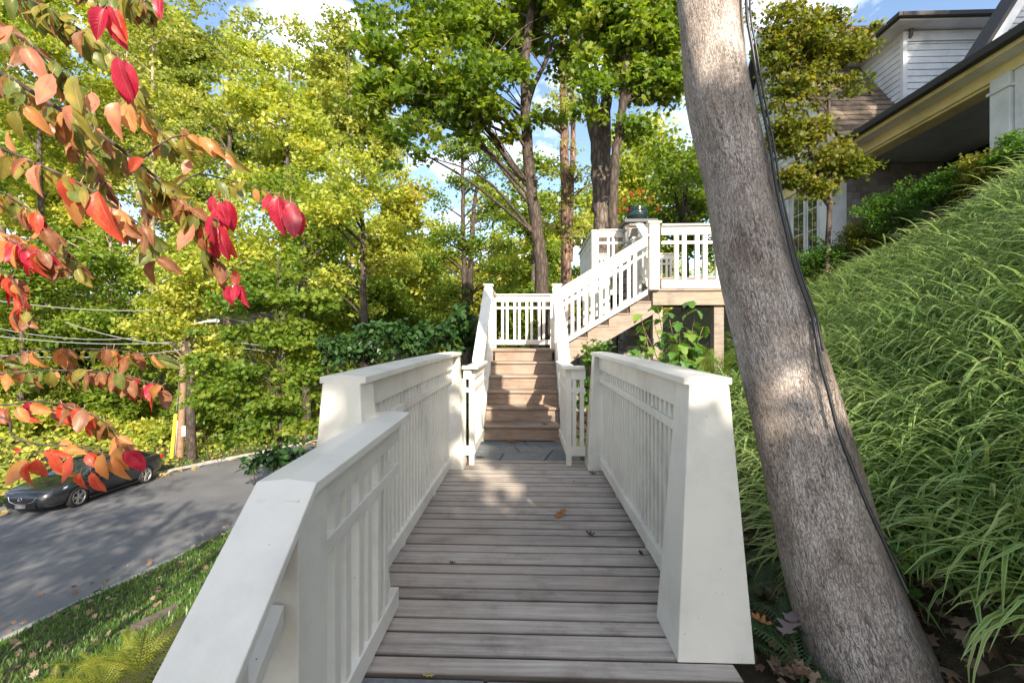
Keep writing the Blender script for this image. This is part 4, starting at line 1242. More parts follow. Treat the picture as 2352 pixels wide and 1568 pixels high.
FOREST = [  # px, d, top, width, bottom, palette, bark, label, sparse
    (-130, 21, -260, 560, 760, 'lf_mid', 'bark_grey', "tall green tree at the far left edge, half outside the picture", 0),
    (110, 27, -150, 430, 720, 'lf_yel', 'bark_grey', "tall tree behind the red leaves at the upper left", 0),
    (345, 30, -120, 400, 700, 'lf_olv', 'bark_pale', "tall olive-brown tree with a pale trunk above the utility pole", 1),
    (520, 35, -40, 300, 640, 'lf_olv', 'bark_grey', "tall thin-leaved olive tree whose top meets the blue sky", 1),
    (645, 29, 95, 330, 620, 'lf_yel', 'bark_grey', "broad bright yellow-green tree in the middle of the left wood", 0),
    (800, 37, 60, 250, 640, 'lf_olv', 'bark_grey', "tall yellowish tree at the right end of the left wood", 0),
    (838, 21, 340, 250, 720, 'lf_yel', 'bark_dark', "slim yellow-green tree with a leaning thin trunk beside the sky gap", 0),
    (925, 44, 420, 150, 720, 'lf_gold', 'bark_grey', "small golden tree in the sky gap left of the pines", 0),
    (705, 25, 420, 270, 850, 'lf_mid', 'bark_dark', "mid-green tree behind the young maple, right of its stem", 0),
    (455, 26, 400, 300, 860, 'lf_yel', 'bark_pale', "yellow-green tree standing just behind the utility pole", 0),
    (255, 24, 490, 300, 900, 'lf_mid', 'bark_pale', "vine-clad tree above the roof of the parked car", 0),
    (40, 22, 560, 280, 960, 'lf_mid', 'bark_grey', "low-branched tree above the bonnet of the parked car", 0),
    (990, 36, 590, 210, 800, 'lf_yel', 'bark_grey', "yellow-green tree behind the left stair railing", 0),
    (1165, 40, 600, 170, 800, 'lf_gold', 'bark_grey', "golden-green tree straight behind the stair landing", 0),
    (1290, 42, 450, 230, 760, 'lf_yel', 'bark_grey', "bright tree behind the reddish slim trunk", 0),
    (1475, 24, 290, 180, 640, 'lf_yel', 'bark_dark', "bright yellow-green tree behind the flower pot", 0),
    (1575, 19, 330, 170, 620, 'lf_mid', 'bark_dark', "green tree directly left of the leaning trunk above the deck railing", 0),
    (1400, 44, 430, 240, 700, 'lf_yel', 'bark_grey', "bright tree seen between the twin trunks and the pillar", 0),
    (850, 28, 560, 230, 900, 'lf_mid', 'bark_dark', "dark bushy tree behind the left bridge railing", 0),
    (1680, 26, 200, 220, 640, 'lf_mid', 'bark_dark', "green tree mostly hidden by the leaning trunk", 0),
    (440, 20.6, 560, 250, 860, 'lf_yel', 'bark_dark', "small tree whose leaves hide the upper part of the utility pole", 0),
    (1135, 48, 420, 190, 740, 'lf_yel', 'bark_grey', "airy bright tree right of the two thin pines", 1),
    (1225, 36, 360, 110, 660, 'lf_mid', 'bark_grey', "thin airy tree just right of the maple's lower trunk", 1),
    (985, 46, 520, 170, 760, 'lf_yel', 'bark_grey', "low bright tree closing the sky gap left of the pines", 1),
    (0, 46, -60, 420, 640, 'lf_yel', 'bark_grey', "farther yellow-green tree filling the gap at the upper left edge", 0),
    (230, 48, -40, 400, 640, 'lf_yel', 'bark_grey', "farther tree between the two tall trees at the upper left", 0),
    (440, 47, 20, 320, 640, 'lf_olv', 'bark_grey', "farther olive tree behind the tip of the red-leaved branch", 0),
    (700, 46, 150, 300, 660, 'lf_yel', 'bark_grey', "farther bright tree behind the right half of the left wood", 0),
    (1080, 52, 610, 260, 800, 'lf_yel', 'bark_grey', "distant bright tree low behind the pines", 0),
    (1230, 50, 560, 220, 780, 'lf_yel', 'bark_grey', "distant bright tree behind the maple's slanting trunk", 0),
]
for i, (px, d, top, w, bot, lm, bm_, lab, sparse) in enumerate(FOREST):
    p = at(px, 784, d); k = d / 1045.3
    rg_ = random.Random(300 + i)
    specs = []
    H = bot - top
    for j in range(9):
        f = (j + .5) / 9
        ww = w * .5 * (0.42 + 0.58 * math.sin(math.pi * min(1, f * .8 + .18)))
        specs.append((px + rg_.uniform(-.28, .28) * w, top + H * f, ww * rg_.uniform(.55, .85), H * .095, d + rg_.uniform(-1.5, 1.5)))
    lean = rg_.uniform(-.06, .06) * w
    area = w * H * k * k
    ncl = int(np.clip(area * (0.95 if not sparse else .62), 90, 560))
    ptree("forest_tree", lab, px, d, [([(px + lean * .3, bot), (px + lean * .7, bot - H * .4), (px + lean, top + H * .12)], .012 * d * .85, .05)],
          specs, ncl, 1.05 if d > 23 else .85, 88 if not sparse else 62, .0098 * d if not sparse else .0085 * d, M[lm], M[bm_], 400 + i, group="trees of the wood", limbs=26, shell=.55)

def hit(px, py):
    """where the line of sight through a photo pixel meets the ground"""
    for d in np.arange(1.0, 60, .05):
        p = at(px, py, d)
        if p.z <= gz(p.x, p.y): return p
    return p
# understorey on the far side of the road and below the bridge
def shrub(name, label, p, r, n, size, lm, seed, tmpl=KITE, group=None, stems=5, droop=None, flat=.75):
    rng = np.random.default_rng(seed)
    base = np.array([p[0], p[1], gz(p[0], p[1]) if len(p) < 4 else p[3]])
    root = empty(name, label, "shrub", tuple(base), group=group)
    cz = p[2]
    ells = [(p[0] + rng.uniform(-.35, .35) * r[0], p[1] + rng.uniform(-.35, .35) * r[1], cz + rng.uniform(-.25, .25) * r[2], r[0] * .7, r[1] * .7, r[2] * .75) for _ in range(5)]
    ncl = max(16, n // 70)
    c, crs, P, Nn, rn = crown_points(rng, ells, ncl, .30 * min(r) + .06, n // ncl, flat, .5)
    if stems:
        sp = []
        for q in range(stems):
            t = c[q % len(c)]
            b0 = base + np.array([rng.uniform(-.1, .1), rng.uniform(-.1, .1), -.05])
            sp.append(tube_np(smooth_path([b0, (b0 * .55 + t * .45) + rng.normal(size=3) * .06, t], 7), np.linspace(.018, .006, 7), 6))
        V, F = merge(sp)
        link("stems", mesh_np("stems", V - base, F, M['bark_dark'], smooth=True), root)
    V, F, k = leaves(P - base, Nn, size * rng.uniform(.7, 1.3, len(P)), rng, tmpl, droop)
    o = link("foliage", mesh_np("foliage", V, F, lm, rnd=np.repeat(rn, k)), root); o["kind"] = "stuff"
    return root

for i, (px, py, d, rx, rz, lm, lab) in enumerate([
        (40, 960, 21.5, 2.6, 1.3, 'lf_yel', "sunlit yellow-green bush behind the bonnet of the car"),
        (180, 985, 22.5, 2.2, 1.0, 'lf_yel', "sunlit ivy-covered mound above the car roof"),
        (270, 900, 24, 2.0, 1.6, 'lf_mid', "green bush left of the utility pole"),
        (340, 995, 22.5, 1.2, .7, 'lf_yel', "small bright bush left of the yellow guy guard"),
        (470, 930, 24, 1.8, 1.8, 'lf_mid', "bush hung with ivy right of the utility pole"),
        (560, 960, 25, 2.0, 1.3, 'lf_mid', "green bush beyond the road behind the young maple"),
        (660, 930, 28, 2.2, 1.2, 'lf_mid', "bush beside the far bend of the road"),
        (-60, 860, 22, 2.4, 2.0, 'lf_mid', "bush at the far left edge of the road"),
        (130, 820, 26, 2.8, 1.8, 'lf_dark', "dark thicket behind the overhead wires at the left"),
        (20, 730, 27, 3.0, 2.6, 'lf_mid', "tall bush under the overhead wires at the left edge"),
        (260, 760, 28, 3.2, 2.6, 'lf_mid', "tall green bush above the car roof, crossed by wires"),
        (390, 800, 28, 2.6, 2.4, 'lf_yel', "yellow-green bush right behind the utility pole"),
        (520, 800, 30, 3.2, 2.6, 'lf_mid', "tall bush behind the left half of the young maple"),
        (680, 800, 32, 3.4, 2.6, 'lf_yel', "tall yellowish bush behind the right half of the young maple"),
        (820, 760, 33, 3.4, 2.4, 'lf_mid', "bush behind the left bridge railing, at the road bend"),
        (960, 760, 30, 3.0, 2.0, 'lf_mid', "bush behind the left stair railing, below the pines"),
        (1190, 720, 30, 2.8, 2.4, 'lf_mid', "bush straight behind the stair landing railing"),
        (1320, 690, 28, 2.4, 2.4, 'lf_mid', "bush behind the second flight of stairs")]):
    p = at(px, py, d)
    shrub("roadside_bush", lab, (p.x, p.y, p.z), (rx, rx * .7, rz), 4600 if rx < 2.5 else 6500, .24, M[lm], 700 + i, group="bushes along the far side of the road")
for i, (px, py, d, rx, rz, n_, lab) in enumerate([
        (1045, 765, 7.2, .55, .42, 1300, "glossy dark shrub behind the far end of the left bridge railing"),
        (930, 775, 7.6, .75, .38, 1500, "wide glossy shrub behind the left bridge railing"),
        (800, 790, 8.5, .7, .38, 1200, "glossy shrub left of the wide one, near the left bridge post"),
        (1072, 930, 5.7, .12, .45, 380, "glossy shrub seen through the short left corner railing"),
        (640, 1045, 6.0, .46, .20, 260, "sprig of drooping glossy leaves under the left end post, over the road")]):
    p = at(px, py, d)
    shrub("rhododendron", lab, (p.x, p.y, p.z), (rx, .5, rz), n_, .105, M['lf_gloss'], 800 + i, droop=.35)
for i, (px, py, d, rx, rz, n_, lab) in enumerate([
        (1352, 905, 6.0, .16, .3, 300, "low green shrub seen through the short right corner railing"),
        (1365, 815, 6.5, .26, .2, 380, "low green plants under the second flight of stairs")]):
    p = at(px, py, d)
    shrub("hillside_shrub", lab, (p.x, p.y, p.z), (rx, .4, rz), n_, .085, M['lf_dark'], 830 + i)
# distant wood behind everything
rng = np.random.default_rng(77)
ells = []
for px in range(350, 1900, 70):
    d = rng.uniform(52, 75); top = 640 + rng.uniform(-35, 40) - (70 if px > 1350 else 0) - (110 if px < 850 else 0)
    ells += px_ell([(px, (top + 830) / 2, 75, (830 - top) / 2, d)], d)
c, crs, P, Nn, rn = crown_points(rng, ells, 620, 2.2, 60, .6, .5)
V, F, k = leaves(P, Nn, .65 * rng.uniform(.6, 1.3, len(P)), rng)
o = link("distant_woods", mesh_np("distant_woods", V, F, M['lf_yel'], rnd=np.repeat(rn, k))); o["kind"] = "stuff"; o["label"] = "hazy yellow-green woods far behind the stair landing"

# Japanese maple before the house
ptree("japanese_maple", "small-leaved olive-green maple in front of the house gable, right of the leaning trunk", 1898, 7.9,
      [([(1900, 590), (1905, 480), (1902, 380), (1900, 300), (1905, 200), (1900, 110)], .05, .02), ([(1903, 470), (1850, 400), (1815, 320), (1800, 210)], .04, .015), ([(1880, 420), (1850, 300), (1845, 180), (1850, 90)], .035, .012)],
      [(1940, 390, 55, 30), (1820, 395, 50, 32), (1875, 430, 60, 26), (1970, 120, 40, 25), (1990, 60, 40, 20), (1835, 100, 80, 55), (1895, 60, 75, 40), (1930, 130, 60, 40), (1800, 210, 60, 60), (1860, 200, 70, 45), (1815, 320, 65, 50), (1880, 285, 60, 40), (1900, 370, 70, 30), (1835, 400, 60, 35), (1780, 120, 50, 60), (1950, 200, 40, 26), (1940, 330, 30, 25),
       (1790, 40, 60, 40)],
      270, .25, 62, .066, M['lf_maple'], M['bark_dark'], 120, base_py=640, tmpl=LOBE, limbs=70, flat=.3, shell=.5)
for i, (px, py, d, rx, rz, lab) in enumerate([
        (1895, 575, 8.2, .55, .38, "dark azalea at the foot of the Japanese maple"),
        (1975, 525, 7.9, .52, .36, "azalea in front of the shingled porch wall"),
        (2060, 470, 7.4, .52, .36, "azalea below the middle of the dark porch opening"),
        (2150, 420, 6.9, .48, .34, "azalea below the right half of the porch opening"),
        (2235, 370, 6.4, .42, .32, "azalea at the foot of the white porch pilaster"),
        (2330, 335, 6.0, .36, .24, "azalea at the right edge below the window"),
        (1860, 600, 8.6, .4, .3, "azalea just right of the leaning trunk")]):
    p = at(px, py + 22, d)
    shrub("azalea", lab, (p.x, p.y, p.z), (rx * 1.15, .5, rz * 1.12), 4600, .042, M['lf_maple'] if i in (1, 4) else M['lf_dark'], 850 + i, group="azaleas along the top of the bank", flat=.4)

# unseen trees added behind the camera, crowns shaped to shade bridge, gable and road
def shade_tree(label, x, y, z0, z1, r, ncl, seed, more, cr=.8, ry=None):
    base = (x, y, gz(x, y) - .2)
    tree("oak_tree", label, "tree", base, [([np.array(base), np.array([x + .1, y, z0]), np.array([x, y + .1, z1])], [.28, .2, .08])],
         [(x, y, (z0 + z1) / 2, r, ry or r, (z1 - z0) / 2)] + more, ncl, cr, 70, .2, M['lf_mid'], M['bark_grey'], seed, group="trees behind the camera", limbs=20)
SHADE = [(3.15, -6.0, 4.15, 5.5, 2.5, 260), (15.0, -7.0, 12.5, 20.0, 3.4, 90), (-3.2, -7.5, 3.0, 9.5, 2.8, 50), (-7.6, -7.0, 2.5, 11.0, 3.6, 66)]
for i, (x, y, z0, z1, r, ncl) in enumerate(SHADE):
    shade_tree(["oak close behind the camera that shades the bridge", "oak far behind the camera on the hill side", "oak behind the camera above the stone steps", "oak behind the camera beside the road"][i], x, y, z0, z1, r, ncl, 900 + i, [(4.15, -6.0, 6.8, .32, .5, .8), (2.45, -6.0, 6.5, .35, .5, .8)] if i == 0 else [], .42 if i == 0 else .8, .6 if i == 0 else None)  # extra clumps of the first oak placed to shade trunk and left railing

# ------------------------------------------------------------------ bank of arching sedge
def blades(rng, P, L, W, lean, nseg, up, droopk, mat, name, kind_label, parent=None):
    n = len(P)
    az = rng.uniform(0, 2 * np.pi, n)
    D = np.stack([np.cos(az), np.sin(az), np.zeros(n)], 1)
    D = D + lean; D[:, 2] = 0
    D /= np.linalg.norm(D, axis=1)[:, None] + 1e-9
    S = np.stack([-D[:, 1], D[:, 0], np.zeros(n)], 1)
    th0 = rng.uniform(up[0], up[1], n)
    bend = rng.uniform(droopk[0], droopk[1], n)
    V = np.zeros((n, nseg + 1, 2, 3)); UV = np.zeros((n, nseg + 1, 2, 2))
    pos = P.copy(); step = L / nseg
    for s in range(nseg + 1):
        t = s / nseg
        w = W * np.where(t < .15, .6 + t * 2.6, 1.0) * (1 - max(0, t - .45) ** 1.6 / (.55 ** 1.6) * .96)
        V[:, s, 0] = pos - S * (w / 2)[:, None]; V[:, s, 1] = pos + S * (w / 2)[:, None]
        UV[:, s, 0] = (0, t); UV[:, s, 1] = (1, t)
        th = th0 - bend * (t ** 1.3)
        pos = pos + (D * np.cos(th)[:, None] + np.array([0, 0, 1.0]) * np.sin(th)[:, None]) * step[:, None]
    base = (np.arange(n) * (nseg + 1) * 2)[:, None, None]
    q = np.array([[2 * s, 2 * s + 1, 2 * s + 3, 2 * s + 2] for s in range(nseg)])[None]
    F = (base + q).reshape(-1, 4)
    return V.reshape(-1, 3), F, UV.reshape(-1, 2)

rng = np.random.default_rng(21)
cs = []
tries = 0
while len(cs) < 1150 and tries < 60000:
    tries += 1
    x, y = rng.uniform(1.2, 6.2), rng.uniform(.35, 9.2)
    x0 = bank_x0(y)
    lim = x0 + .05
    if math.hypot(x - 1.36, y - 1.8) < .46 or x < 1.52 or (y < 2.3 and x < 1.76): continue
    if x < lim: continue
    zz = gz(x, y)
    if x > 5.6 and y > 6: continue
    if y > 4.6 and x < 3.3 and y > 5.8: continue
    if cs and min((x - q[0]) ** 2 + (y - q[1]) ** 2 for q in cs) < .014: continue
    cs.append((x, y, zz))
cs = np.array(cs)
near_f = np.clip(1.6 - .12 * cs[:, 1], .7, 1.5)
cnt = (36 * near_f).astype(int)
idx = np.repeat(np.arange(len(cs)), cnt)
P = cs[idx] + np.concatenate([rng.normal(size=(len(idx), 2)) * .035, np.zeros((len(idx), 1))], 1)
L = rng.uniform(.36, .72, len(idx)) * np.where(rng.random(len(cs)) < .5, 1.0, .85)[idx]
W = rng.uniform(.013, .023, len(idx))
V, F, UV = blades(rng, P, L, W, np.array([-.42, -.10, 0]), 6, (.65, 1.4), (1.5, 3.0), M['sedge'], "", "")
rn = np.clip(rng.random(len(cs))[idx] * .45 + rng.random(len(idx)) * .42 + np.where(rng.random(len(idx)) < .05, .25, 0), 0, 1)
o = link("sedge_bank", mesh_np("sedge_bank", V, F, M['sedge'], rnd=np.repeat(rn, 6), uv=UV)); o["kind"] = "stuff"
o["label"] = "bank of arching variegated green sedge right of the leaning trunk"

# lawn verge beside the road
n_ = 42000
y = rng.uniform(3.5, 17, n_); x = kerb_x(y) + .17 + rng.random(n_) ** 1.1 * 5.2
P = np.stack([x, y, ground_z(x, y) - .01], 1)
V, F, UV = blades(rng, P, rng.uniform(.06, .13, n_), rng.uniform(.012, .02, n_), np.array([0, 0, 0]), 2, (.7, 1.5), (.3, 1.2), M['lawn'], "", "")
o = link("lawn_verge", mesh_np("lawn_verge", V, F, M['lawn'], rnd=np.repeat(rng.random(n_), 2), uv=UV)); o["kind"] = "stuff"
n_ = 9000
y = rng.uniform(12, 34, n_); x = kerb_x(y) - road_w(y) - .22 - rng.random(n_) * 2.6
P = np.stack([x, y, ground_z(x, y) - .01], 1)
V, F, UV = blades(rng, P, rng.uniform(.08, .16, n_), rng.uniform(.03, .05, n_), np.array([0, 0, 0]), 2, (.7, 1.5), (.3, 1.2), M['lawn'], "", "")
o = link("far_verge", mesh_np("far_verge", V, F, M['lawn'], rnd=np.repeat(rng.random(n_) * .4 + .6, 2), uv=UV)); o["kind"] = "stuff"

# leaf litter
def litter(name, P, size, rng, mat):
    Nn = rng.normal(size=(len(P), 3)) * .45 + np.array([0, 0, 1])
    V, F, k = leaves(P, Nn, size, rng, LOBE)
    o = link(name, mesh_np(name, V, F, mat, rnd=np.repeat(rng.random(len(P)), k))); o["kind"] = "stuff"
    return o
n_ = 1500
x = rng.uniform(.92, 2.3, n_); y = rng.uniform(.9, 3.6, n_)
litter("leaf_litter", np.stack([x, y, ground_z(x, y) + rng.uniform(.01, .05, n_)], 1), rng.uniform(.035, .095, n_), rng, M['litter'])
n_ = 420
y = rng.uniform(5, 15, n_); x = kerb_x(y) + rng.uniform(-1.2, 3.5, n_)
litter("lawn_leaves", np.stack([x, y, np.maximum(ground_z(x, y), road_z(y) + .004) + .05 * (x > kerb_x(y))], 1), rng.uniform(.07, .14, n_), rng, M['litter'])
n_ = 900
y = rng.uniform(13, 32, n_); x = kerb_x(y) - road_w(y) - rng.uniform(-.7, 5, n_)
M['litter_gold'] = leaf_mat("golden_litter", [(.25, .15, .05), (.40, .27, .08), (.5, .38, .12)], .2, .7, (1, 1, 1))
litter("roadside_leaves", np.stack([x, y, np.maximum(ground_z(x, y), road_z(y)) + .05], 1), rng.uniform(.12, .24, n_), rng, M['litter_gold'])
n_ = 700
x = rng.uniform(1.5, 5.5, n_); y = rng.uniform(.7, 8, n_)
litter("bank_leaves", np.stack([x, y, ground_z(x, y) + rng.uniform(.02, .2, n_)], 1), rng.uniform(.05, .12, n_), rng, M['litter'])

n_ = 26000
y = rng.uniform(8, 38, n_); x = kerb_x(y) - road_w(y) - 1.2 - rng.random(n_) ** .8 * 17
P = np.stack([x, y, ground_z(x, y) + rng.uniform(.02, .28, n_)], 1)
V, F, k = leaves(P, rng.normal(size=(n_, 3)) * .5 + np.array([.3, -.2, 1]), rng.uniform(.14, .30, n_), rng)
o = link("ground_ivy", mesh_np("ground_ivy", V, F, M['lf_yel'], rnd=rng.random(n_))); o["kind"] = "stuff"
# single fallen leaves
M['oakleaf'] = leaf_mat("orange_oak_leaf", [(.30, .12, .04), (.42, .19, .06)], .15, .6, (1, 1, 1), True)
M['brownleaf'] = leaf_mat("dark_brown_leaf", [(.06, .03, .02), (.13, .065, .04)], .1, .7, (1, 1, 1), True)
M['yellowleaf'] = leaf_mat("yellow_leaf", [(.55, .45, .06), (.6, .5, .08)], .2, .6, (1, 1, 1), True)
M['purpleleaf'] = leaf_mat("purplish_oak_leaf", [(.22, .17, .17), (.30, .24, .24)], .1, .6, (1, 1, 1), True)
def oak_leaf(curl, seed):
    rr = random.Random(seed)
    half = [(0, 0), (.03, .16), (.13, .20), (.24, .30), (.11, .36), (.12, .44), (.30, .58), (.26, .64), (.13, .62), (.15, .72), (.24, .84), (.12, .86), (.05, .95), (0, 1.0)]
    spine = [(0, y_) for _, y_ in half]
    V, F = [], []
    for (hx, hy), (_, sy) in zip(half, spine):
        for s in (-1, 0, 1):
            xx = hx * s * rr.uniform(.88, 1.1)
            V.append((xx, hy - .5, curl * (xx * xx * 2.2 + (hy - .5) ** 2 * .9) + .02 * rr.uniform(0, 1)))
    for i in range(len(half) - 1):
        a = 3 * i
        F += [(a, a + 1, a + 4, a + 3), (a + 1, a + 2, a + 5, a + 4)]
    return V, F
def fallen(label, px, py, size, rot, mat, curl=.35, z=0.0, tilt=(0, 0)):
    p = at(px, py, (CAMZ - z) * 1045.3 / (py - 784))
    V, F = oak_leaf(curl, int(px))
    o = link("fallen_leaf", mesh_np("fallen_leaf", np.array(V) * size, np.array(F), mat, smooth=True), None, (p.x, p.y, z + .004), (tilt[0], tilt[1], rot))
    tag(o, label, "leaf", "single leaves lying on the deck and landings")
fallen("orange oak leaf lying in the middle of the deck", 1286, 1184, .135, -.7, M['oakleaf'], .5, .002, (.25, 0))
fallen("curled dark leaf on the deck nearest the right railing's middle", 1357, 1230, .075, 1.2, M['brownleaf'], 1.6)
fallen("dark curled leaf close against the right bottom rail", 1473, 1274, .05, .3, M['brownleaf'], 1.5)
fallen("small red-brown leaf on the left half of the deck", 1040, 1294, .045, 1.5, M['brownleaf'], .9)
fallen("dark leaf by the foot of the far right end post", 1362, 1089, .085, 1.3, M['brownleaf'], 1.2)
fallen("tiny dark scrap near the far end of the deck, right of centre", 1318, 1107, .03, 0.2, M['brownleaf'], .9)
fallen("orange-brown leaf at the foot of the wooden stairs", 1177, 1016, .14, .9, M['oakleaf'], .6, -.004)
fallen("brown leaf on the bluestone by the left corner railing", 1105, 1051, .12, 1.4, M['brownleaf'], .5, -.004)
fallen("yellow leaf on the bluestone landing", 1228, 1046, .06, 1.5, M['yellowleaf'], .2, -.004)
fallen("orange-brown leaf under the short left corner railing", 1072, 1066, .10, .4, M['oakleaf'], .6)
fallen("dark leaf on the lowest stair tread", 1252, 975, .09, 1.3, M['brownleaf'], .7, RISE)
fallen("large pale purplish oak leaf on the soil left of the leaning trunk", 1812, 1440, .17, -.8, M['purpleleaf'], .4, .03, (.2, -.2))
fallen("orange leaf on the soil beside the right end post", 1752, 1430, .10, .6, M['oakleaf'], .7, .03)
fallen("rust-brown leaf at the bottom edge left of the trunk foot", 1834, 1546, .10, 1.4, M['brownleaf'], .5, .03)
fallen("small yellow leaf on the near bluestone edge", 985, 1551, .05, 1.5, M['yellowleaf'], .2, -.01)

# ------------------------------------------------------------------ ferns, hydrangea, ivy
def frond_mesh(name, L, W, npair, mat, arch, seed):
    rng = np.random.default_rng(seed)
    V, F = [], []
    def pos(t): return np.array([0, L * t * (1 - .12 * t), L * arch * (t - t * t * 1.25)])
    for i in range(1, npair):
        t = i / npair; p = pos(t); w = W * math.sin(math.pi * min(1, (t * .85 + .12))) ** .8 * (1 - .35 * t)
        for s in (-1, 1):
            d = np.array([s * .92, .38, -.10 + rng.uniform(-.08, .08)]); d /= np.linalg.norm(d)
            q = np.array([-.38 * s, .92, 0]) * s
            for k in range(4):                       # toothed pinna: four small lobes
                a0, a1 = k / 4, (k + 1) / 4 + .06
                ww = L / npair * .62 * (1 - .8 * a0)
                b0 = len(V)
                V += [p + d * w * a0, p + d * w * (a0 * .45 + a1 * .55) + q * ww * .5, p + d * w * a1, p + d * w * (a0 * .45 + a1 * .55) - q * ww * .5]
                F.append((b0, b0 + 1, b0 + 2, b0 + 3))
    for i in range(10):
        b0 = len(V); p0, p1 = pos(i / 10), pos((i + 1) / 10)
        V += [p0 - [.004, 0, 0], p0 + [.004, 0, 0], p1 + [.003, 0, 0], p1 - [.003, 0, 0]]
        F.append((b0, b0 + 1, b0 + 2, b0 + 3))
    V, F = np.array(V), np.array(F)
    return mesh_np(name, V, F, mat, rnd=np.clip(np.repeat(rng.random(), len(F)) * .5 + rng.random(len(F)) * .5, 0, 1))
def fern(label, p, L, nf, mat, seed, up=(.5, 1.1), group="ferns"):
    rr = random.Random(seed)
    root = empty("fern", label, "fern", p, group=group)
    ms = [frond_mesh("frond", L, L * .17, 24, mat, a, seed + int(a * 10)) for a in (.25, .45, .6)]
    for k in range(nf):
        az = 2 * math.pi * k / nf + rr.uniform(-.3, .3)
        s = rr.uniform(.7, 1.15)
        link("frond", ms[k % 3], root, (0, 0, 0), (rr.uniform(*up), rr.uniform(-.3, .3), az), (s, s, s))
    return root
for i, (px, py, d, L, nf, lab) in enumerate([
        (235, 1590, 6.6, .48, 19, "large yellow-green fern at the bottom left below the railing"),
        (320, 1540, 6.9, .42, 17, "yellow-green fern beside the dark edging stone"),
        (130, 1610, 6.2, .45, 17, "yellow-green fern at the bottom left corner"),
        (300, 1640, 6.0, .48, 17, "yellowish fern lowest behind the near railing")]):
    p = hit(px, py)
    fern(lab, p, L, nf, M['lf_fernY'], 50 + i, (.3, .9), "yellow ferns below the railing")
for i, (x_, y_, L, lab) in enumerate([(1.06, 2.35, .46, "dark fern between the end post and the trunk, topmost"), (1.10, 2.08, .42, "dark fern between the end post and the trunk, middle"),
                                      (1.10, 1.86, .34, "dark fern close to the trunk foot, left side"), (1.02, 2.8, .4, "dark fern behind the right end post"), (1.2, 2.6, .36, "dark fern half behind the leaning trunk"), (1.0, 3.3, .4, "dark fern outside the middle of the right railing")]):
    fern(lab, (x_, y_, gz(x_, y_)), L, 12, M['lf_fernd'], 70 + i, (.15, .8), "dark ferns by the trunk")
for i, (px, py, d, L, lab) in enumerate([(1600, 812, 5.6, .62, "bright fern left of the trunk above the right railing"), (1640, 790, 6.2, .8, "tall fern against the deck post by the trunk"), (1560, 835, 5.6, .55, "fern at the foot of the hydrangea"), (1665, 850, 5.0, .6, "fern touching the left edge of the trunk")]):
    p = at(px, py + 30, d)
    p.z = gz(p.x, p.y) - .02
    fern(lab, p, L * 1.2, 13, M['lf_fern'], 90 + i, (.45, 1.2), "bright ferns under the deck")

def lobed_leaf(name, size, mat, seed):
    rr = random.Random(seed)
    half = [(0, 0), (.18, .05), (.42, .22), (.30, .34), (.50, .56), (.27, .62), (.24, .82), (0, 1)]
    V, F = [], []
    for hx, hy in half:
        for s in (-1, 0, 1):
            xx = hx * s * rr.uniform(.9, 1.1)
            V.append((xx * size, hy * size, (abs(xx) * .25 - .22 * hy * hy) * size))
    for i in range(len(half) - 1):
        a = 3 * i
        F += [(a, a + 1, a + 4, a + 3), (a + 1, a + 2, a + 5, a + 4)]
    return mesh_np(name, np.array(V), np.array(F), mat, smooth=True)
def hydrangea(label, base, tips, size, seed, mat, nper=5):
    rr = random.Random(seed)
    base = (base[0], base[1], gz(base[0], base[1]) - .02)
    root = empty("hydrangea", label, "plant", base)
    ms = [lobed_leaf("leaf", size * s, mat, seed + q) for q, s in enumerate((1, .85, .7))]
    B = np.array(base)
    for t in tips:
        t = np.array(t); mid = B * .5 + t * .5 + np.array([rr.uniform(-.08, .08), rr.uniform(-.08, .08), -.03])
        path = smooth_path([B, mid, t], 10)
        tube("stem", path, np.linspace(.009, .004, 10), M['bark_red'], root, 6)
        for k in range(nper):
            f = max(9 - int(k * .7), 3)
            p = path[f]
            az = rr.uniform(0, 2 * math.pi)
            link("leaf", ms[k % 3], root, tuple(p - B), (rr.uniform(-1.0, -.15), rr.uniform(-.3, .3), az), (1.15, 1.15, 1.15))
    return root
d = 6.2
hydrangea("oakleaf hydrangea spreading in front of the dark space under the deck", tuple(at(1555, 845, d)),
          [at(1470, 722, d), at(1510, 705, 6.0), at(1535, 718, d), at(1585, 692, d), at(1600, 712, 6.0), at(1560, 740, 5.9), at(1590, 760, 6.1), at(1530, 765, 6.0), at(1478, 752, 6.2), at(1615, 750, 6.2), at(1545, 790, 5.9), at(1600, 790, 6.0), at(1500, 735, 6.3)],
          .15, 31, M['lf_hyd'], 8)
hydrangea("low young hydrangea at the foot of the first deck post", tuple(at(1470, 850, 6.1)), [at(1450, 805, 6.1), at(1490, 812, 6.0), at(1470, 795, 6.2)], .15, 37, M['lf_hyd'], 4)
hydrangea("leafy young hydrangea right behind the right railing cap", tuple(at(1590, 880, 5.2)), [at(1560, 815, 5.2), at(1620, 820, 5.2), at(1600, 850, 5.0), at(1545, 850, 5.2)], .15, 39, M['lf_hyd'], 4)
iv = empty("ivy", "small ivy sprig with bright leaves at the right of the trunk foot", "plant", at(2085, 1330, 1.9))
mi = lobed_leaf("leaf", .055, M['lf_hyd'], 5)
for (px, py, rz_) in ((2068, 1272, .3), (2092, 1280, 2.2), (2083, 1318, -.6), (2096, 1325, 1.2), (2110, 1372, .1), (2096, 1362, 2.4), (2120, 1400, 1.7)):
    p = at(px, py, 1.86)
    link("leaf", mi, iv, p - Vector(iv.location), (R(50), 0, rz_))
tube("stem", [np.array(at(2050, 1262, 1.9)), np.array(at(2085, 1310, 1.88)), np.array(at(2105, 1380, 1.88)), np.array(at(2125, 1430, 1.88))], [.003] * 4, M['bark_red'], iv, 6)

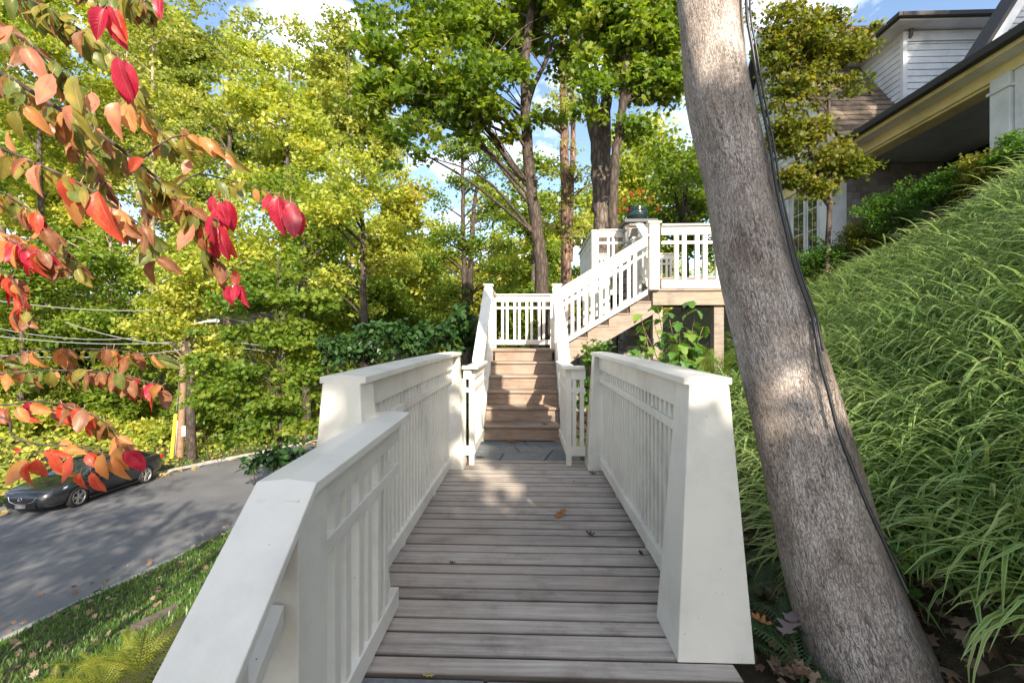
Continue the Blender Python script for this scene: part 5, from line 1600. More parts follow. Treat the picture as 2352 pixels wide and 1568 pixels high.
# edging stones below the near railing
es = empty("edging_stone", "flat brown edging slab between lawn and ferns at the lower left", "stone", hit(380, 1420))
p = hit(380, 1420); z_ = gz(p.x, p.y)
flag("slab", [(p.x - .30, p.y - .2), (p.x + .2, p.y - .25), (p.x + .35, p.y + .15), (p.x - .1, p.y + .3)], z_ + .03, .2, simple('brown_slab', (.10, .075, .06), .9, 0, .4, 10), es)

# ------------------------------------------------------------------ utility pole, lamp arms, wires
pb = at(413, 1058, 20.9); pt = at(433, 620, 20.9); pb.z = gz(pb.x, pb.y) - .1
up_ = empty("utility_pole", "brown wooden utility pole with a yellow guy guard on the far verge", "utility pole", pb)
tube("pole", [np.array(pb), np.array(pb * .5 + pt * .5), np.array(pt)], [.15, .135, .11], M['pole'], up_, 12)
M['yellow'] = simple("yellow_plastic", (.75, .55, .03), .5)
M['white_pl'] = simple("white_plastic", (.75, .75, .75), .4)
g0, g1 = at(394, 1052, 20.5), at(404, 950, 20.8)
tube("guy_guard", [np.array(g0), np.array(g1)], [.075, .075], M['yellow'], up_, 8)
tube("guy_wire", [np.array(g1), np.array(at(428, 700, 20.9))], [.012, .012], M['steel'], up_, 6)
tube("conduit", [np.array(at(400, 1050, 20.7)), np.array(at(406, 965, 20.8))], [.05, .05], M['white_pl'], up_, 8)
c_ = at(422, 990, 20.72); box("meter_box", c_.x - .07, c_.x + .09, c_.y - .06, c_.y + .06, c_.z - .24, c_.z + .24, M['white_pl'], up_, .03)
for (a, b_, c2) in (((434, 655), (450, 652), (463, 653)), ((440, 745), (475, 738), (500, 736))):
    tube("lamp_arm", [np.array(at(*a, 20.8)), np.array(at(*b_, 20.4)), np.array(at(*c2, 20.1))], [.03, .05, .08], M['white_pl'], up_, 8)
M['wire'] = simple("weathered_wire", (.42, .42, .43), .4, .3)  # pale grey stands in for sunlight on the wires
WIRES = [((-60, 683, 15.0), (432, 708, 20.9), "topmost thin overhead wire left of the pole"), ((-60, 742, 15.0), (310, 776, 19.4), "upper of the two close overhead wires at the left"),
         ((-60, 765, 15.0), (436, 782, 20.9), "lower of the two close overhead wires at the left"), ((150, 740, 17.5), (436, 790, 20.9), "slanting service wire at the left of the pole"),
         ((434, 712, 20.9), (930, 790, 31), "overhead wire running right from the pole top behind the young maple"), ((436, 770, 20.9), (930, 815, 31), "second overhead wire running right from the pole"),
         ((436, 782, 20.9), (930, 826, 31), "lowest overhead wire running right from the pole"), ((-60, 812, 15.0), (436, 800, 20.9), "lowest overhead wire crossing the red leaves")]
for a, b_, lab in WIRES:
    A, B_ = np.array(at(*a)), np.array(at(*b_))
    ts = np.linspace(0, 1, 24)[:, None]
    path = A * (1 - ts) + B_ * ts; path[:, 2] -= .25 * 4 * (ts * (1 - ts))[:, 0]
    w_ = tube("power_line", path, [.017] * 24, M['wire'], None, 6); tag(w_, lab, "power line", "overhead wires along the road")

# ------------------------------------------------------------------ parked car
def build_car():
    m, n, l, b = new_mat("grey_car_paint")
    b.inputs["Base Color"].default_value = (.020, .021, .025, 1); b.inputs["Metallic"].default_value = .25
    b.inputs["Roughness"].default_value = .32; b.inputs["Coat Weight"].default_value = 1.0; b.inputs["Coat Roughness"].default_value = .04
    paint_ = m
    tyre_m = simple("tyre_rubber", (.02, .02, .02), .8); alloy = simple("alloy_rim", (.55, .53, .50), .3, .8, .05)
    blackp = simple("black_plastic", (.015, .015, .016), .45); lampm = glass("headlight_glass", (.45, .47, .5), .08)
    redl = simple("tail_lamp", (.5, .02, .02), .2); chrome = simple("chrome", (.7, .7, .72), .12, 1.0, .02)
    fr, rr = at(168, 1160, 14.65), at(323, 1117, 17.45)
    c2 = Vector((math.sin(-YAW) * 1, math.cos(YAW) * 1, 0))           # away from the camera
    mid = Vector(at(168, 784, 14.65)) * .5 + Vector(at(323, 784, 17.45)) * .5
    left = Vector((math.cos(YAW), math.sin(YAW), 0))
    cpos = mid - left * .62
    zf, zb = float(road_z(14.65)), float(road_z(17.45))
    cpos.z = (zf + zb) / 2 + .004
    pitch = math.atan2(zf - zb, 2.83)
    # car forward is towards the camera
    Rm = Matrix((( -c2.x, left.x, 0), (-c2.y, left.y, 0), (0, 0, 1))).to_4x4()
    rot = (Rm @ Matrix.Rotation(-pitch, 4, 'Y')).to_euler()
    car = empty("parked_car", "dark grey sedan parked across the road, half behind red leaves", "car", cpos, rot)
    car.scale = (.955, .955, .955)
    st_ = [(2.45, .50, .34, .47, .56), (2.40, .66, .25, .52, .66), (2.28, .79, .20, .60, .75), (2.05, .87, .18, .67, .82), (1.6, .905, .18, .74, .91), (1.1, .92, .18, .80, .965), (.6, .92, .18, .83, .99),
           (0, .92, .18, .86, 1.0), (-.7, .92, .18, .89, 1.01), (-1.3, .915, .19, .92, 1.03), (-1.8, .89, .22, .94, 1.06), (-2.2, .83, .28, .93, 1.055), (-2.38, .75, .36, .86, 1.0), (-2.44, .66, .44, .74, .82)]
    V, F = [], []
    for x, w, zb_, zs, zt in st_:
        half = [(0, zb_), (.80 * w, zb_), (.96 * w, zb_ + .10), (w, zb_ * .5 + zs * .5), (.985 * w, zs), (.90 * w, zt - .02), (.72 * w, zt), (.35 * w, zt + .018)]
        ring = half + [(0, zt + .022)] + [(-a, c) for a, c in half[:0:-1]]
        for a, c in ring: V.append((x, a, c))
    k = len(V) // len(st_)
    for i in range(len(st_) - 1):
        for j in range(k): F.append((i * k + j, i * k + (j + 1) % k, (i + 1) * k + (j + 1) % k, (i + 1) * k + j))
    F.append(tuple(range(k))); F.append(tuple(range((len(st_) - 1) * k, len(st_) * k))[::-1])
    bo = link("body", mesh_py("body", V, F, paint_, 0, True), None)
    ss = bo.modifiers.new("s", 'SUBSURF'); ss.levels = 2; ss.render_levels = 2
    cutters = []
    for ax in (1.46, -1.37):
        me = bpy.data.meshes.new("cut"); bm = bmesh.new()
        bmesh.ops.create_cone(bm, cap_ends=True, segments=40, radius1=.375, radius2=.375, depth=2.4, matrix=Matrix.Translation((ax, 0, .33)) @ Matrix.Rotation(R(90), 4, 'X'))
        bm.to_mesh(me); bm.free(); me.materials.append(paint_)
        co = link("cut", me); cutters.append(co)
        bmod = bo.modifiers.new("b", 'BOOLEAN'); bmod.operation = 'DIFFERENCE'; bmod.object = co; bmod.solver = 'EXACT'
    dg = bpy.context.evaluated_depsgraph_get()
    nm = bpy.data.meshes.new_from_object(bo.evaluated_get(dg))
    bo.modifiers.clear(); bo.data = nm
    for co in cutters: bpy.data.objects.remove(co)
    bo.parent = car
    def p_(name, V, F, mat, bev=0, sm=False, par=None, sub=0):
        o = link(name, mesh_py(name, V, F, mat, bev, sm), par or car)
        if sub:
            q = o.modifiers.new("s", 'SUBSURF'); q.levels = sub; q.render_levels = sub
        return o
    # greenhouse
    cab = [(1.12, .78, .955, .76), (.75, .79, 1.16, .70), (.22, .80, 1.385, .62), (-.35, .80, 1.43, .60), (-1.0, .79, 1.375, .58), (-1.5, .77, 1.18, .62), (-1.88, .74, 1.04, .66)]
    V, F = [], []
    for x, wb, zt, wt in cab:
        for a, c in ((wb, .90), (wt + .02, zt - .05), (wt * .8, zt), (0, zt + .012), (-wt * .8, zt), (-wt - .02, zt - .05), (-wb, .90)): V.append((x, a, c))
    for i in range(len(cab) - 1):
        for j in range(6): F.append((i * 7 + j, i * 7 + j + 1, (i + 1) * 7 + j + 1, (i + 1) * 7 + j))
    p_("windows", V, F, M['glass'], 0, True)
    V, F = [], []
    rf = [(.26, .62, 1.385), (-.05, .625, 1.425), (-.35, .61, 1.437), (-.7, .60, 1.42), (-1.02, .585, 1.378)]
    for x, w, z_ in rf:
        for a, c in ((w + .03, z_ - .05), (w * .82, z_ + .008), (0, z_ + .022), (-w * .82, z_ + .008), (-w - .03, z_ - .05)): V.append((x, a, c))
    for i in range(len(rf) - 1):
        for j in range(4): F.append((i * 5 + j, i * 5 + j + 1, (i + 1) * 5 + j + 1, (i + 1) * 5 + j))
    p_("roof", V, F, paint_, 0, True)
    for s in (1, -1):
        for pth, r_ in (([(1.10, .775 * s, .96), (.72, .715 * s, 1.17), (.24, .645 * s, 1.37)], .03), ([(-.42, .80 * s, .98), (-.45, .63 * s, 1.40)], .035), ([(-1.75, .70 * s, 1.06), (-1.35, .62 * s, 1.26), (-1.0, .60 * s, 1.375)], .05)):
            V, F = tube_np(np.array(pth), [r_] * len(pth), 8)
            link("pillar", mesh_np("pillar", V, F, paint_, smooth=True), car)
        V = [(2.30, .47 * s, .61), (2.17, .70 * s, .64), (1.86, .865 * s, .76), (1.80, .85 * s, .80), (2.08, .70 * s, .745), (2.26, .50 * s, .70)]
        V = [(x + .015, y_ * 1.012, z_) for x, y_, z_ in V] + [(x - .08, y_ * .93, z_) for x, y_, z_ in V]
        p_("headlight", V, [(0, 1, 2, 3, 4, 5), (11, 10, 9, 8, 7, 6)] + [(i, 6 + i, 6 + (i + 1) % 6, (i + 1) % 6) for i in range(6)], lampm)
        for q, (x, y_, z_) in enumerate(((2.245, .56, .665), (2.13, .70, .70))):
            V = [(x + .03 + .002 * math.cos(t), (y_ + .035 * math.cos(t)) * s, z_ + .035 * math.sin(t)) for t in np.linspace(0, 2 * math.pi, 12, endpoint=False)]
            p_("lamp_lens", V + [(x + .0, v[1], v[2]) for x, v in zip([2.1] * 12, V)], [tuple(range(12)), tuple(range(23, 11, -1))], chrome)
        V = boxv(-2.40, -2.22, min(.55 * s, .80 * s), max(.55 * s, .80 * s), .83, .95)
        p_("tail_light", V, BOXF, redl, .02)
        V = boxv(2.12, 2.33, min(.58 * s, .80 * s), max(.58 * s, .80 * s), .33, .45)
        p_("air_inlet", [(x - (.14 if abs(y_) > .7 else .0) + .03, y_, z_) for x, y_, z_ in V], BOXF, blackp, .02)
        V = boxv(.62, .80, min(.86 * s, 1.03 * s), max(.86 * s, 1.03 * s), .96, 1.08)
        p_("mirror", V, BOXF, paint_, .03)
        for x in (.62, -.45, -1.2):
            p_("door_gap", boxv(x - .006, x + .006, min(.90 * s, .925 * s), max(.90 * s, .925 * s), .36, .90), BOXF, blackp)
        for x in (-.2, -1.0):
            p_("door_handle", boxv(x - .1, x + .1, min(.91 * s, .94 * s), max(.91 * s, .94 * s), .80, .83), BOXF, paint_, .008)
        p_("sill", boxv(-1.0, 1.08, min(.87 * s, .925 * s), max(.87 * s, .925 * s), .17, .24), BOXF, blackp, .01)
    # grille, badge, plate
    gp = [(-.42, .63), (.42, .63), (.36, .47), (.16, .40), (-.16, .40), (-.36, .47)]
    def fx(y_, z_): return 2.475 - .26 * y_ * y_ - .12 * abs(z_ - .5)
    V = [(fx(a, c), a, c) for a, c in gp] + [(fx(a, c) - .08, a, c) for a, c in gp]
    gr = p_("grille", V, [(0, 1, 2, 3, 4, 5), (11, 10, 9, 8, 7, 6)] + [(i, 6 + i, 6 + (i + 1) % 6, (i + 1) % 6) for i in range(6)], blackp, .01)
    V, F = tube_np(np.array([(fx(a, c) + .012, a, c) for a, c in ((-.45, .62), (-.38, .47), (-.17, .395), (.17, .395), (.38, .47), (.45, .62))]), [.012] * 6, 8)
    link("grille_trim", mesh_np("grille_trim", V, F, chrome, smooth=True), car)
    bd = link("badge", None, car) if False else empty("badge", "", "", (2.492, 0, .555)); bd.parent = car
    for kk in ("label", "category"): del bd[kk]
    t = np.linspace(0, 2 * math.pi, 25)
    V, F = tube_np(np.stack([np.zeros(25), .068 * np.cos(t), .054 * np.sin(t)], 1), [.008] * 25, 6)
    link("oval", mesh_np("oval", V, F, chrome, smooth=True), bd)
    V, F = tube_np(np.array([(.0, -.062, .018), (.003, -.03, .016), (.004, 0, -.016), (.003, .03, .016), (0, .062, .018)]), [.007] * 5, 6)
    link("wing", mesh_np("wing", V, F, chrome, smooth=True), bd)
    plate_m = simple("blank_plate", (.17, .16, .15), .5)
    p_("number_plate", boxv(2.47, 2.485, -.17, .17, .27, .40), BOXF, plate_m, .008)
    p_("lower_grille", boxv(2.36, 2.455, -.45, .45, .25, .40), BOXF, blackp, .01)
    # wheels
    def wheel(ax, s):
        w = empty("wheel", "", "", (ax, s * .80, .335)); w.parent = car
        for kk in ("label", "category"): del w[kk]
        w.rotation_euler = (0, 0, 0 if s > 0 else math.pi)
        n = 36; prof = [(.225, -.10), (.30, -.11), (.328, -.085), (.335, -.03), (.335, .05), (.328, .095), (.30, .115), (.235, .105)]
        V = [(r_ * math.cos(2 * math.pi * j / n), y_, r_ * math.sin(2 * math.pi * j / n)) for r_, y_ in prof for j in range(n)]
        F = [(i * n + j, i * n + (j + 1) % n, (i + 1) * n + (j + 1) % n, (i + 1) * n + j) for i in range(len(prof) - 1) for j in range(n)]
        link("tyre", mesh_py("tyre", V, F, tyre_m, 0, True), w)
        prof = [(.24, -.08), (.232, .06), (.240, .108), (.222, .108), (.215, .06), (.21, -.06)]
        V = [(r_ * math.cos(2 * math.pi * j / n), y_, r_ * math.sin(2 * math.pi * j / n)) for r_, y_ in prof for j in range(n)]
        F = [(i * n + j, i * n + (j + 1) % n, (i + 1) * n + (j + 1) % n, (i + 1) * n + j) for i in range(len(prof) - 1) for j in range(n)]
        link("rim", mesh_py("rim", V, F, alloy, 0, True), w)
        V = [(.22 * math.cos(2 * math.pi * j / n), -.02, .22 * math.sin(2 * math.pi * j / n)) for j in range(n)]
        link("brake_disc", mesh_py("brake_disc", V + [(0, -.025, 0)], [(j, (j + 1) % n, n) for j in range(n)], blackp), w)
        sp = mesh_py("spoke", [(.0, .075, -.024), (.225, .085, -.014), (.225, .085, .014), (.0, .075, .024), (.0, .10, -.018), (.225, .104, -.009), (.225, .104, .009), (.0, .10, .018)], BOXF, alloy, .003)
        for q in range(5):
            for dq in (-.19, .19):
                link("spoke", sp, w, (0, 0, 0), (0, 2 * math.pi * q / 5 + dq, 0))
        V = [(.035 * math.cos(2 * math.pi * j / 12), .108, .035 * math.sin(2 * math.pi * j / 12)) for j in range(12)]
        link("hub", mesh_py("hub", V + [(v[0], .08, v[2]) for v in V], [tuple(range(12))] + [(j, 12 + j, 12 + (j + 1) % 12, (j + 1) % 12) for j in range(12)], alloy), w)
    for ax in (1.46, -1.37):
        for s in (1, -1): wheel(ax, s)
build_car()

# ------------------------------------------------------------------ sourwood branch with big autumn leaves, close on the left
def sw_mat(name, c1, c2, c3, trans=.5):
    m, n, l, b = new_mat(name)
    oi = n.new("ShaderNodeObjectInfo")
    uv = n.new("ShaderNodeUVMap"); uv.uv_map = "UVMap"
    off = n.new("ShaderNodeVectorMath"); off.operation = 'SCALE'; off.inputs["Scale"].default_value = 19.0
    cb = n.new("ShaderNodeCombineXYZ"); l.new(oi.outputs["Random"], cb.inputs[0]); l.new(oi.outputs["Random"], cb.inputs[1])
    l.new(cb.outputs[0], off.inputs[0])
    ad = n.new("ShaderNodeVectorMath"); ad.operation = 'ADD'; l.new(uv.outputs[0], ad.inputs[0]); l.new(off.outputs[0], ad.inputs[1])
    z = noise(n, l, ad.outputs[0], 2.4, 5, .6)
    r = ramp(n, [(.30, c1), (.52, c2), (.74, c3)]); l.new(z.outputs["Fac"], r.inputs[0])
    s = n.new("ShaderNodeSeparateXYZ"); l.new(uv.outputs[0], s.inputs[0])
    mr = ramp(n, [(.475, (0, 0, 0)), (.492, (1, 1, 1)), (.508, (1, 1, 1)), (.525, (0, 0, 0))]); l.new(s.outputs[0], mr.inputs[0])
    # side veins: v +/- |u| bands
    a = n.new("ShaderNodeMath"); a.operation = 'SUBTRACT'; a.inputs[1].default_value = .5; l.new(s.outputs[0], a.inputs[0])
    a2 = n.new("ShaderNodeMath"); a2.operation = 'ABSOLUTE'; l.new(a.outputs[0], a2.inputs[0])
    a3 = n.new("ShaderNodeMath"); a3.operation = 'MULTIPLY_ADD'; a3.inputs[1].default_value = -.55; l.new(a2.outputs[0], a3.inputs[0]); l.new(s.outputs[1], a3.inputs[2])
    a4 = n.new("ShaderNodeMath"); a4.operation = 'MULTIPLY'; a4.inputs[1].default_value = 10.0; l.new(a3.outputs[0], a4.inputs[0])
    a5 = n.new("ShaderNodeMath"); a5.operation = 'FRACT'; l.new(a4.outputs[0], a5.inputs[0])
    vr = ramp(n, [(.0, (.55, .55, .55)), (.10, (0, 0, 0)), (.92, (0, 0, 0)), (1.0, (.55, .55, .55))]); l.new(a5.outputs[0], vr.inputs[0])
    vv = mixc(n, l, 1.0, mr.outputs[0], vr.outputs[0], 'LIGHTEN')
    vcol = [min(1, x * .5 + .26) for x in c2]
    c = mixc(n, l, mixc(n, l, 1.0, vv, (.55, .55, .55), 'MULTIPLY'), r.outputs[0], vcol)
    l.new(c, b.inputs["Base Color"]); b.inputs["Roughness"].default_value = .38; b.inputs["Specular IOR Level"].default_value = .5
    bump(n, l, vv, .5, .002, b)
    t = n.new("ShaderNodeBsdfTranslucent"); l.new(mixc(n, l, 1.0, c, (1.25, 1.1, .9), 'MULTIPLY'), t.inputs["Color"])
    mxs = n.new("ShaderNodeMixShader"); mxs.inputs[0].default_value = trans
    l.new(b.outputs[0], mxs.inputs[1]); l.new(t.outputs[0], mxs.inputs[2]); l.new(mxs.outputs[0], n["Material Output"].inputs[0])
    return m
SW = {'crimson': sw_mat("crimson_leaf", (.36, .008, .03), (.50, .02, .06), (.58, .05, .09)),
      'red': sw_mat("orange_red_leaf", (.55, .045, .03), (.66, .10, .05), (.70, .25, .09)),
      'orange': sw_mat("orange_leaf", (.60, .17, .06), (.62, .28, .09), (.55, .38, .10)),
      'pink': sw_mat("salmon_leaf", (.62, .16, .12), (.64, .28, .17), (.58, .36, .16)),
      'olive': sw_mat("olive_leaf", (.17, .20, .03), (.32, .28, .05), (.52, .33, .06)),
      'green': sw_mat("green_leaf", (.09, .15, .025), (.17, .21, .04), (.34, .27, .05)),
      'brown': sw_mat("bronze_leaf", (.20, .08, .04), (.34, .14, .06), (.42, .25, .08))}
def sw_leaf(mat, fold, curl, seed):
    rr = random.Random(seed)
    nv, V, F, UV = 11, [], [], []
    for i in range(nv + 1):
        t = i / nv
        w = .25 * (math.sin(math.pi * min(1, t ** .82)) ** .75) * (1 + .04 * ((i % 2) * 2 - 1)) if 0 < i < nv else 0.004
        zc = -curl * t * t
        for j in range(5):
            u = j / 4; s = (u - .5) * 2
            xx = s * w
            V.append((xx, t, zc + fold * abs(xx) * 1.2 + .02 * math.sin(t * 9 + s * 2 + seed) * abs(s)))
            UV.append((u, t))
    for i in range(nv):
        for j in range(4):
            a = i * 5 + j; F.append((a, a + 1, a + 6, a + 5))
    for (ya, za), (yb, zb_) in (((-.20, -.05), (-.09, -.01)), ((-.09, -.01), (.01, 0))):     # leaf stalk
        a = len(V)
        V += [(-.008, ya, za), (.008, ya, za), (.008, yb, zb_), (-.008, yb, zb_)]; UV += [(.5, .1)] * 4
        F.append((a, a + 1, a + 2, a + 3))
    return mesh_np("leaf", np.array(V), np.array(F), mat, uv=np.array(UV), smooth=True)
SWM = {k: [sw_leaf(mt, f, c, q) for q, (f, c) in enumerate(((.3, .2), (.7, .38), (.15, -.22), (.5, .5)))] for k, mt in SW.items()}
so = empty("sourwood_tree", "sourwood with big crimson, orange and olive leaves hanging in from the left", "tree", (-4.2, 1.2, gz(-4.2, 1.2)))
SO = np.array(so.location)
tube("trunk", smooth_path([SO + [0, 0, -.1], SO + [.1, .1, 2.2], SO + [.35, .3, 4.3], SO + [.2, .5, 7.0]], 24), np.linspace(.13, .05, 24), M['bark_grey'], so, 12)
TW = {  # twigs in photo pixels with distance; first ones start off-frame at the trunk
    'a': ([(-420, 60, 1.9), (-150, 110, 1.8), (0, 168, 1.7), (121, 242, 1.65), (234, 311, 1.65), (344, 396, 1.7), (436, 480, 1.75), (500, 505, 1.75)], .013, .003),
    'b': ([(-420, 200, 1.7), (-120, 300, 1.55), (0, 340, 1.5), (105, 385, 1.45), (180, 420, 1.42), (260, 470, 1.45), (360, 545, 1.5)], .008, .002),
    'c': ([(320, 372, 1.68), (400, 315, 1.75), (490, 326, 1.8), (560, 385, 1.85)], .004, .0015),
    'd': ([(395, 440, 1.72), (450, 402, 1.8), (520, 412, 1.9), (590, 430, 1.95), (650, 455, 2.0)], .004, .0015),
    'e': ([(-420, -120, 2.1), (-100, -60, 2.0), (60, 0, 1.9), (110, 20, 1.88), (170, 60, 1.85), (270, 130, 1.8), (320, 240, 1.8), (395, 330, 1.85)], .008, .002),
    'f': ([(-420, 760, 2.2), (-120, 830, 2.1), (0, 822, 2.05), (100, 803, 2.0), (250, 803, 2.0), (400, 822, 2.0)], .007, .002),
    'g': ([(-420, 800, 1.9), (-120, 850, 1.9), (0, 855, 1.9), (130, 850, 1.9), (260, 858, 1.9), (370, 885, 1.9)], .006, .002),
    'h': ([(-420, 830, 2.0), (-120, 920, 1.95), (0, 930, 1.9), (100, 922, 1.85), (210, 950, 1.85), (290, 1015, 1.85)], .006, .002),
    'i': ([(-420, 860, 1.6), (-120, 930, 1.55), (10, 960, 1.5), (30, 1000, 1.5), (90, 1020, 1.5), (180, 1026, 1.5), (260, 1046, 1.52), (320, 1034, 1.55)], .005, .0015),
    'j': ([(-420, -250, 1.9), (100, -80, 1.9), (240, -20, 1.9), (360, 10, 1.95)], .006, .002),
    'n': ([(-420, -60, 1.9), (-120, 10, 1.85), (0, 60, 1.8), (90, 120, 1.78), (170, 200, 1.8), (220, 300, 1.85)], .006, .002),
      'p': ([(-420, 0, 2.2), (-100, 120, 2.1), (40, 200, 2.05), (150, 300, 2.0), (230, 400, 2.0), (290, 520, 2.0)], .006, .002),
      'q': ([(-420, 260, 2.3), (-100, 400, 2.2), (20, 450, 2.15), (110, 520, 2.1), (180, 620, 2.1)], .006, .002),
      'o': ([(-420, 560, 1.8), (-120, 600, 1.75), (0, 620, 1.7), (40, 660, 1.7), (60, 720, 1.72)], .005, .002),
      'k': ([(-420, 420, 1.9), (-100, 500, 1.8), (0, 540, 1.75), (60, 570, 1.7), (140, 590, 1.75)], .006, .002),
    'l': ([(300, 360, 1.66), (330, 470, 1.7), (350, 560, 1.72), (360, 600, 1.75)], .004, .0015),
    'm': ([(436, 480, 1.75), (470, 560, 1.8), (500, 600, 1.82), (530, 640, 1.85)], .003, .0012)}
PATHS = {}
for kx, (pts, r0, r1) in TW.items():
    w = [np.array(at(*p)) for p in pts]
    if pts[0][0] < -400: w.insert(0, SO + np.array([.25, .25, max(1.0, min(6.0, w[0][2] - SO[2] - .2))]))
    pp = smooth_path(w, 60)
    tube("branch", pp, np.linspace(r0, r1, 60), M['bark_dark'], so, 7)
    PATHS[kx] = pp
leafn = 0
EXTRA = []
def put_leaf(px, py, d, Lpx, ang, kind, face=.25, rr=random.Random(77)):
    """leaf whose stalk is at the pixel, Lpx long, ang degrees from straight down (+ = to the right)"""
    global leafn
    L = Lpx * d / 1045.3
    p = at(px, py, d)
    a = R(ang)
    dirn = Vector((math.sin(a), rr.uniform(-.25, .25), -math.cos(a))).normalized()
    nrm = Vector((rr.uniform(-face, face) * 2.2, -1.0, rr.uniform(-.2, .75)))
    nrm = (nrm - dirn * nrm.dot(dirn)).normalized()
    xax = dirn.cross(nrm)
    Mx = Matrix((xax, dirn, nrm)).transposed()
    me = SWM[kind][rr.randrange(4)]
    sc = (L * rr.uniform(.92, 1.1), L, L)
    if leafn < 296 and px > -30:
        link("leaf", me, so, p - Vector(so.location), Mx.to_euler(), sc); leafn += 1
    else:
        EXTRA.append((kind, me, Mx @ Matrix.Diagonal(sc), p - Vector(so.location)))
KEY = [  # hand-placed from the photograph
    (270, 132, 1.5, 96, 5, 'crimson'), (290, 140, 1.52, 92, -12, 'crimson'), (240, 20, 1.6, 70, -10, 'crimson'), (252, 15, 1.6, 90, 8, 'crimson'), (268, 22, 1.62, 80, 14, 'red'), (368, -10, 1.7, 55, 0, 'crimson'),
    (120, 170, 1.45, 78, -25, 'pink'), (170, 175, 1.45, 90, 12, 'olive'), (30, 60, 1.5, 70, -40, 'pink'), (15, 80, 1.5, 40, -60, 'pink'), (60, 110, 1.5, 75, 30, 'pink'), (35, 118, 1.48, 50, -25, 'pink'), (195, 225, 1.45, 95, -8, 'olive'),
    (210, 212, 1.5, 60, 15, 'pink'), (272, 235, 1.5, 75, -5, 'pink'), (290, 240, 1.55, 70, 20, 'orange'), (175, 245, 1.5, 55, -35, 'pink'), (330, 365, 1.45, 46, -50, 'red'), (95, 378, 1.42, 72, -10, 'pink'),
    (155, 405, 1.40, 80, 2, 'red'), (185, 420, 1.43, 95, -10, 'orange'), (225, 438, 1.38, 112, 12, 'red'), (20, 300, 1.5, 60, 20, 'orange'), (40, 255, 1.5, 60, -15, 'olive'), (60, 245, 1.5, 60, 35, 'orange'),
    (425, 295, 1.8, 56, 2, 'brown'), (435, 365, 1.8, 42, -8, 'pink'), (492, 480, 1.75, 50, 20, 'crimson'), (468, 482, 1.75, 55, -45, 'crimson'), (485, 495, 1.7, 66, 0, 'crimson'), (505, 465, 1.75, 55, 12, 'crimson'),
    (520, 460, 1.78, 70, 5, 'crimson'), (500, 520, 1.75, 72, 22, 'crimson'), (515, 520, 1.78, 76, 10, 'red'), (470, 515, 1.76, 60, -15, 'red'), (440, 510, 1.72, 78, -3, 'pink'), (480, 530, 1.78, 66, 8, 'crimson'), (490, 450, 1.75, 40, -10, 'crimson'),
    (620, 445, 1.95, 42, -15, 'crimson'), (640, 452, 1.95, 80, 0, 'crimson'), (655, 460, 1.95, 78, 12, 'crimson'), (668, 465, 1.95, 84, 3, 'crimson'), (630, 450, 1.98, 60, -5, 'red'), (680, 480, 1.97, 60, 6, 'crimson'),
    (530, 655, 1.85, 48, -6, 'crimson'), (543, 652, 1.85, 44, 6, 'crimson'), (555, 655, 1.86, 48, 8, 'crimson'), (540, 620, 1.86, 40, 0, 'red'),
    (88, 1052, 1.5, 66, -12, 'red'), (60, 1055, 1.52, 62, -30, 'orange'), (120, 1040, 1.48, 60, 15, 'red'), (100, 1038, 1.5, 50, 75, 'red'), (150, 1030, 1.5, 46, 85, 'orange'), (165, 1045, 1.48, 62, -8, 'red'), (200, 1040, 1.5, 52, 50, 'red'),
    (235, 1042, 1.47, 64, 0, 'orange'), (222, 1040, 1.5, 50, -25, 'red'), (262, 1048, 1.5, 60, 25, 'orange'), (285, 1035, 1.5, 56, 35, 'crimson'), (300, 1032, 1.5, 60, 22, 'crimson'), (210, 1085, 1.48, 56, 20, 'red'), (185, 1085, 1.5, 46, -5, 'red'),
    (130, 1062, 1.5, 50, 40, 'orange'), (50, 1030, 1.55, 40, -70, 'red'), (140, 1012, 1.55, 40, 60, 'orange'), (275, 1025, 1.52, 60, 10, 'orange'), (70, 1060, 1.5, 56, -5, 'red')]
for kx in KEY: put_leaf(*kx)
rr = random.Random(5)
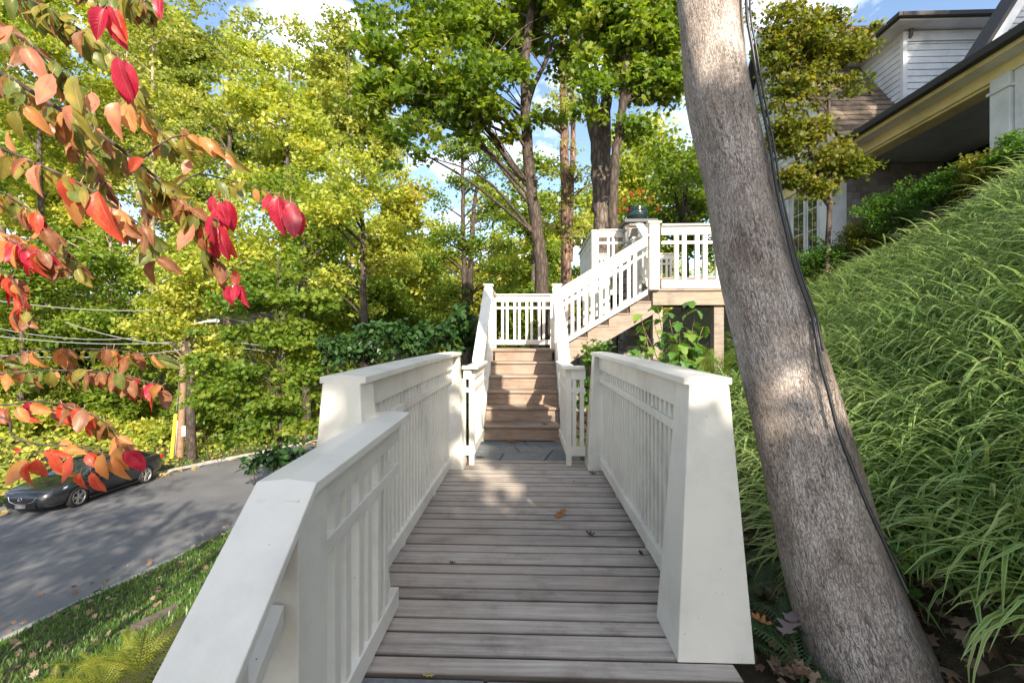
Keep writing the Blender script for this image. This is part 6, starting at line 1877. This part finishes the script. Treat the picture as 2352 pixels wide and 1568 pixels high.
def region_kind(px, py):
    if py < 170: return rr.choice(['green', 'green', 'green', 'olive', 'olive', 'brown'])
    if py < 480 and px < 260: return rr.choice(['orange', 'olive', 'olive', 'olive', 'green', 'green', 'brown', 'pink', 'green'])
    if py < 480: return rr.choice(['olive', 'brown', 'green', 'olive', 'orange'])
    if py < 700 and px < 130: return rr.choice(['crimson', 'red', 'orange', 'brown'])
    if py < 760: return rr.choice(['brown', 'olive', 'green', 'brown'])
    if py < 860: return rr.choice(['green', 'olive', 'brown', 'brown', 'orange'])
    if py < 960: return rr.choice(['red', 'brown', 'crimson', 'orange', 'brown', 'red'])
    return rr.choice(['brown', 'orange', 'olive', 'brown'])
NL = {'a': 110, 'b': 44, 'c': 14, 'd': 12, 'e': 130, 'f': 42, 'g': 44, 'h': 40, 'i': 0, 'j': 90, 'k': 54, 'l': 16, 'm': 14, 'n': 130, 'o': 44, 'p': 90, 'q': 80}
for kx, cnt in NL.items():
    pp = PATHS[kx]
    for q in range(cnt):
        for _ in range(20):
            p = pp[rr.randrange(8, 60)]
            dep = p[0] * -_sa + p[1] * _ca
            px = 1176 + 1045.3 * (p[0] * _ca + p[1] * _sa) / dep; py = 784 - 1045.3 * (p[2] - CAMZ) / dep
            if px > -60: break
        put_leaf(px + rr.uniform(-10, 10), py + rr.uniform(-4, 10), dep + rr.uniform(-.06, .12), (rr.uniform(36, 64) if py > 720 else rr.uniform(34, 66)) * 1.65 / dep, rr.gauss(5, 30), region_kind(px, py), .6)
kinds = list(SW)
Vs, Fs, UVs, MI, off = [], [], [], [], 0
for kind, me, Mx, p in EXTRA:
    v = np.zeros(len(me.vertices) * 3); me.vertices.foreach_get("co", v); v = v.reshape(-1, 3) @ np.array(Mx).T + np.array(p)
    f = np.zeros(len(me.loops), dtype=np.int32); me.loops.foreach_get("vertex_index", f); f = f.reshape(-1, 4)
    u = np.concatenate([np.tile(np.linspace(0, 1, 5), 12), np.full(8, .5)]); w = np.concatenate([np.repeat(np.linspace(0, 1, 12), 5), np.full(8, .1)])
    Vs.append(v); Fs.append(f + off); UVs.append(np.stack([u, w], 1)); MI.append(np.full(len(f), kinds.index(kind))); off += len(v)
if Vs:
    me = mesh_np("leaves", np.concatenate(Vs), np.concatenate(Fs), [SW[k] for k in kinds], uv=np.concatenate(UVs), smooth=True)
    me.polygons.foreach_set("material_index", np.concatenate(MI).astype(np.int32))
    o = link("leaves", me, so); o["kind"] = "stuff"
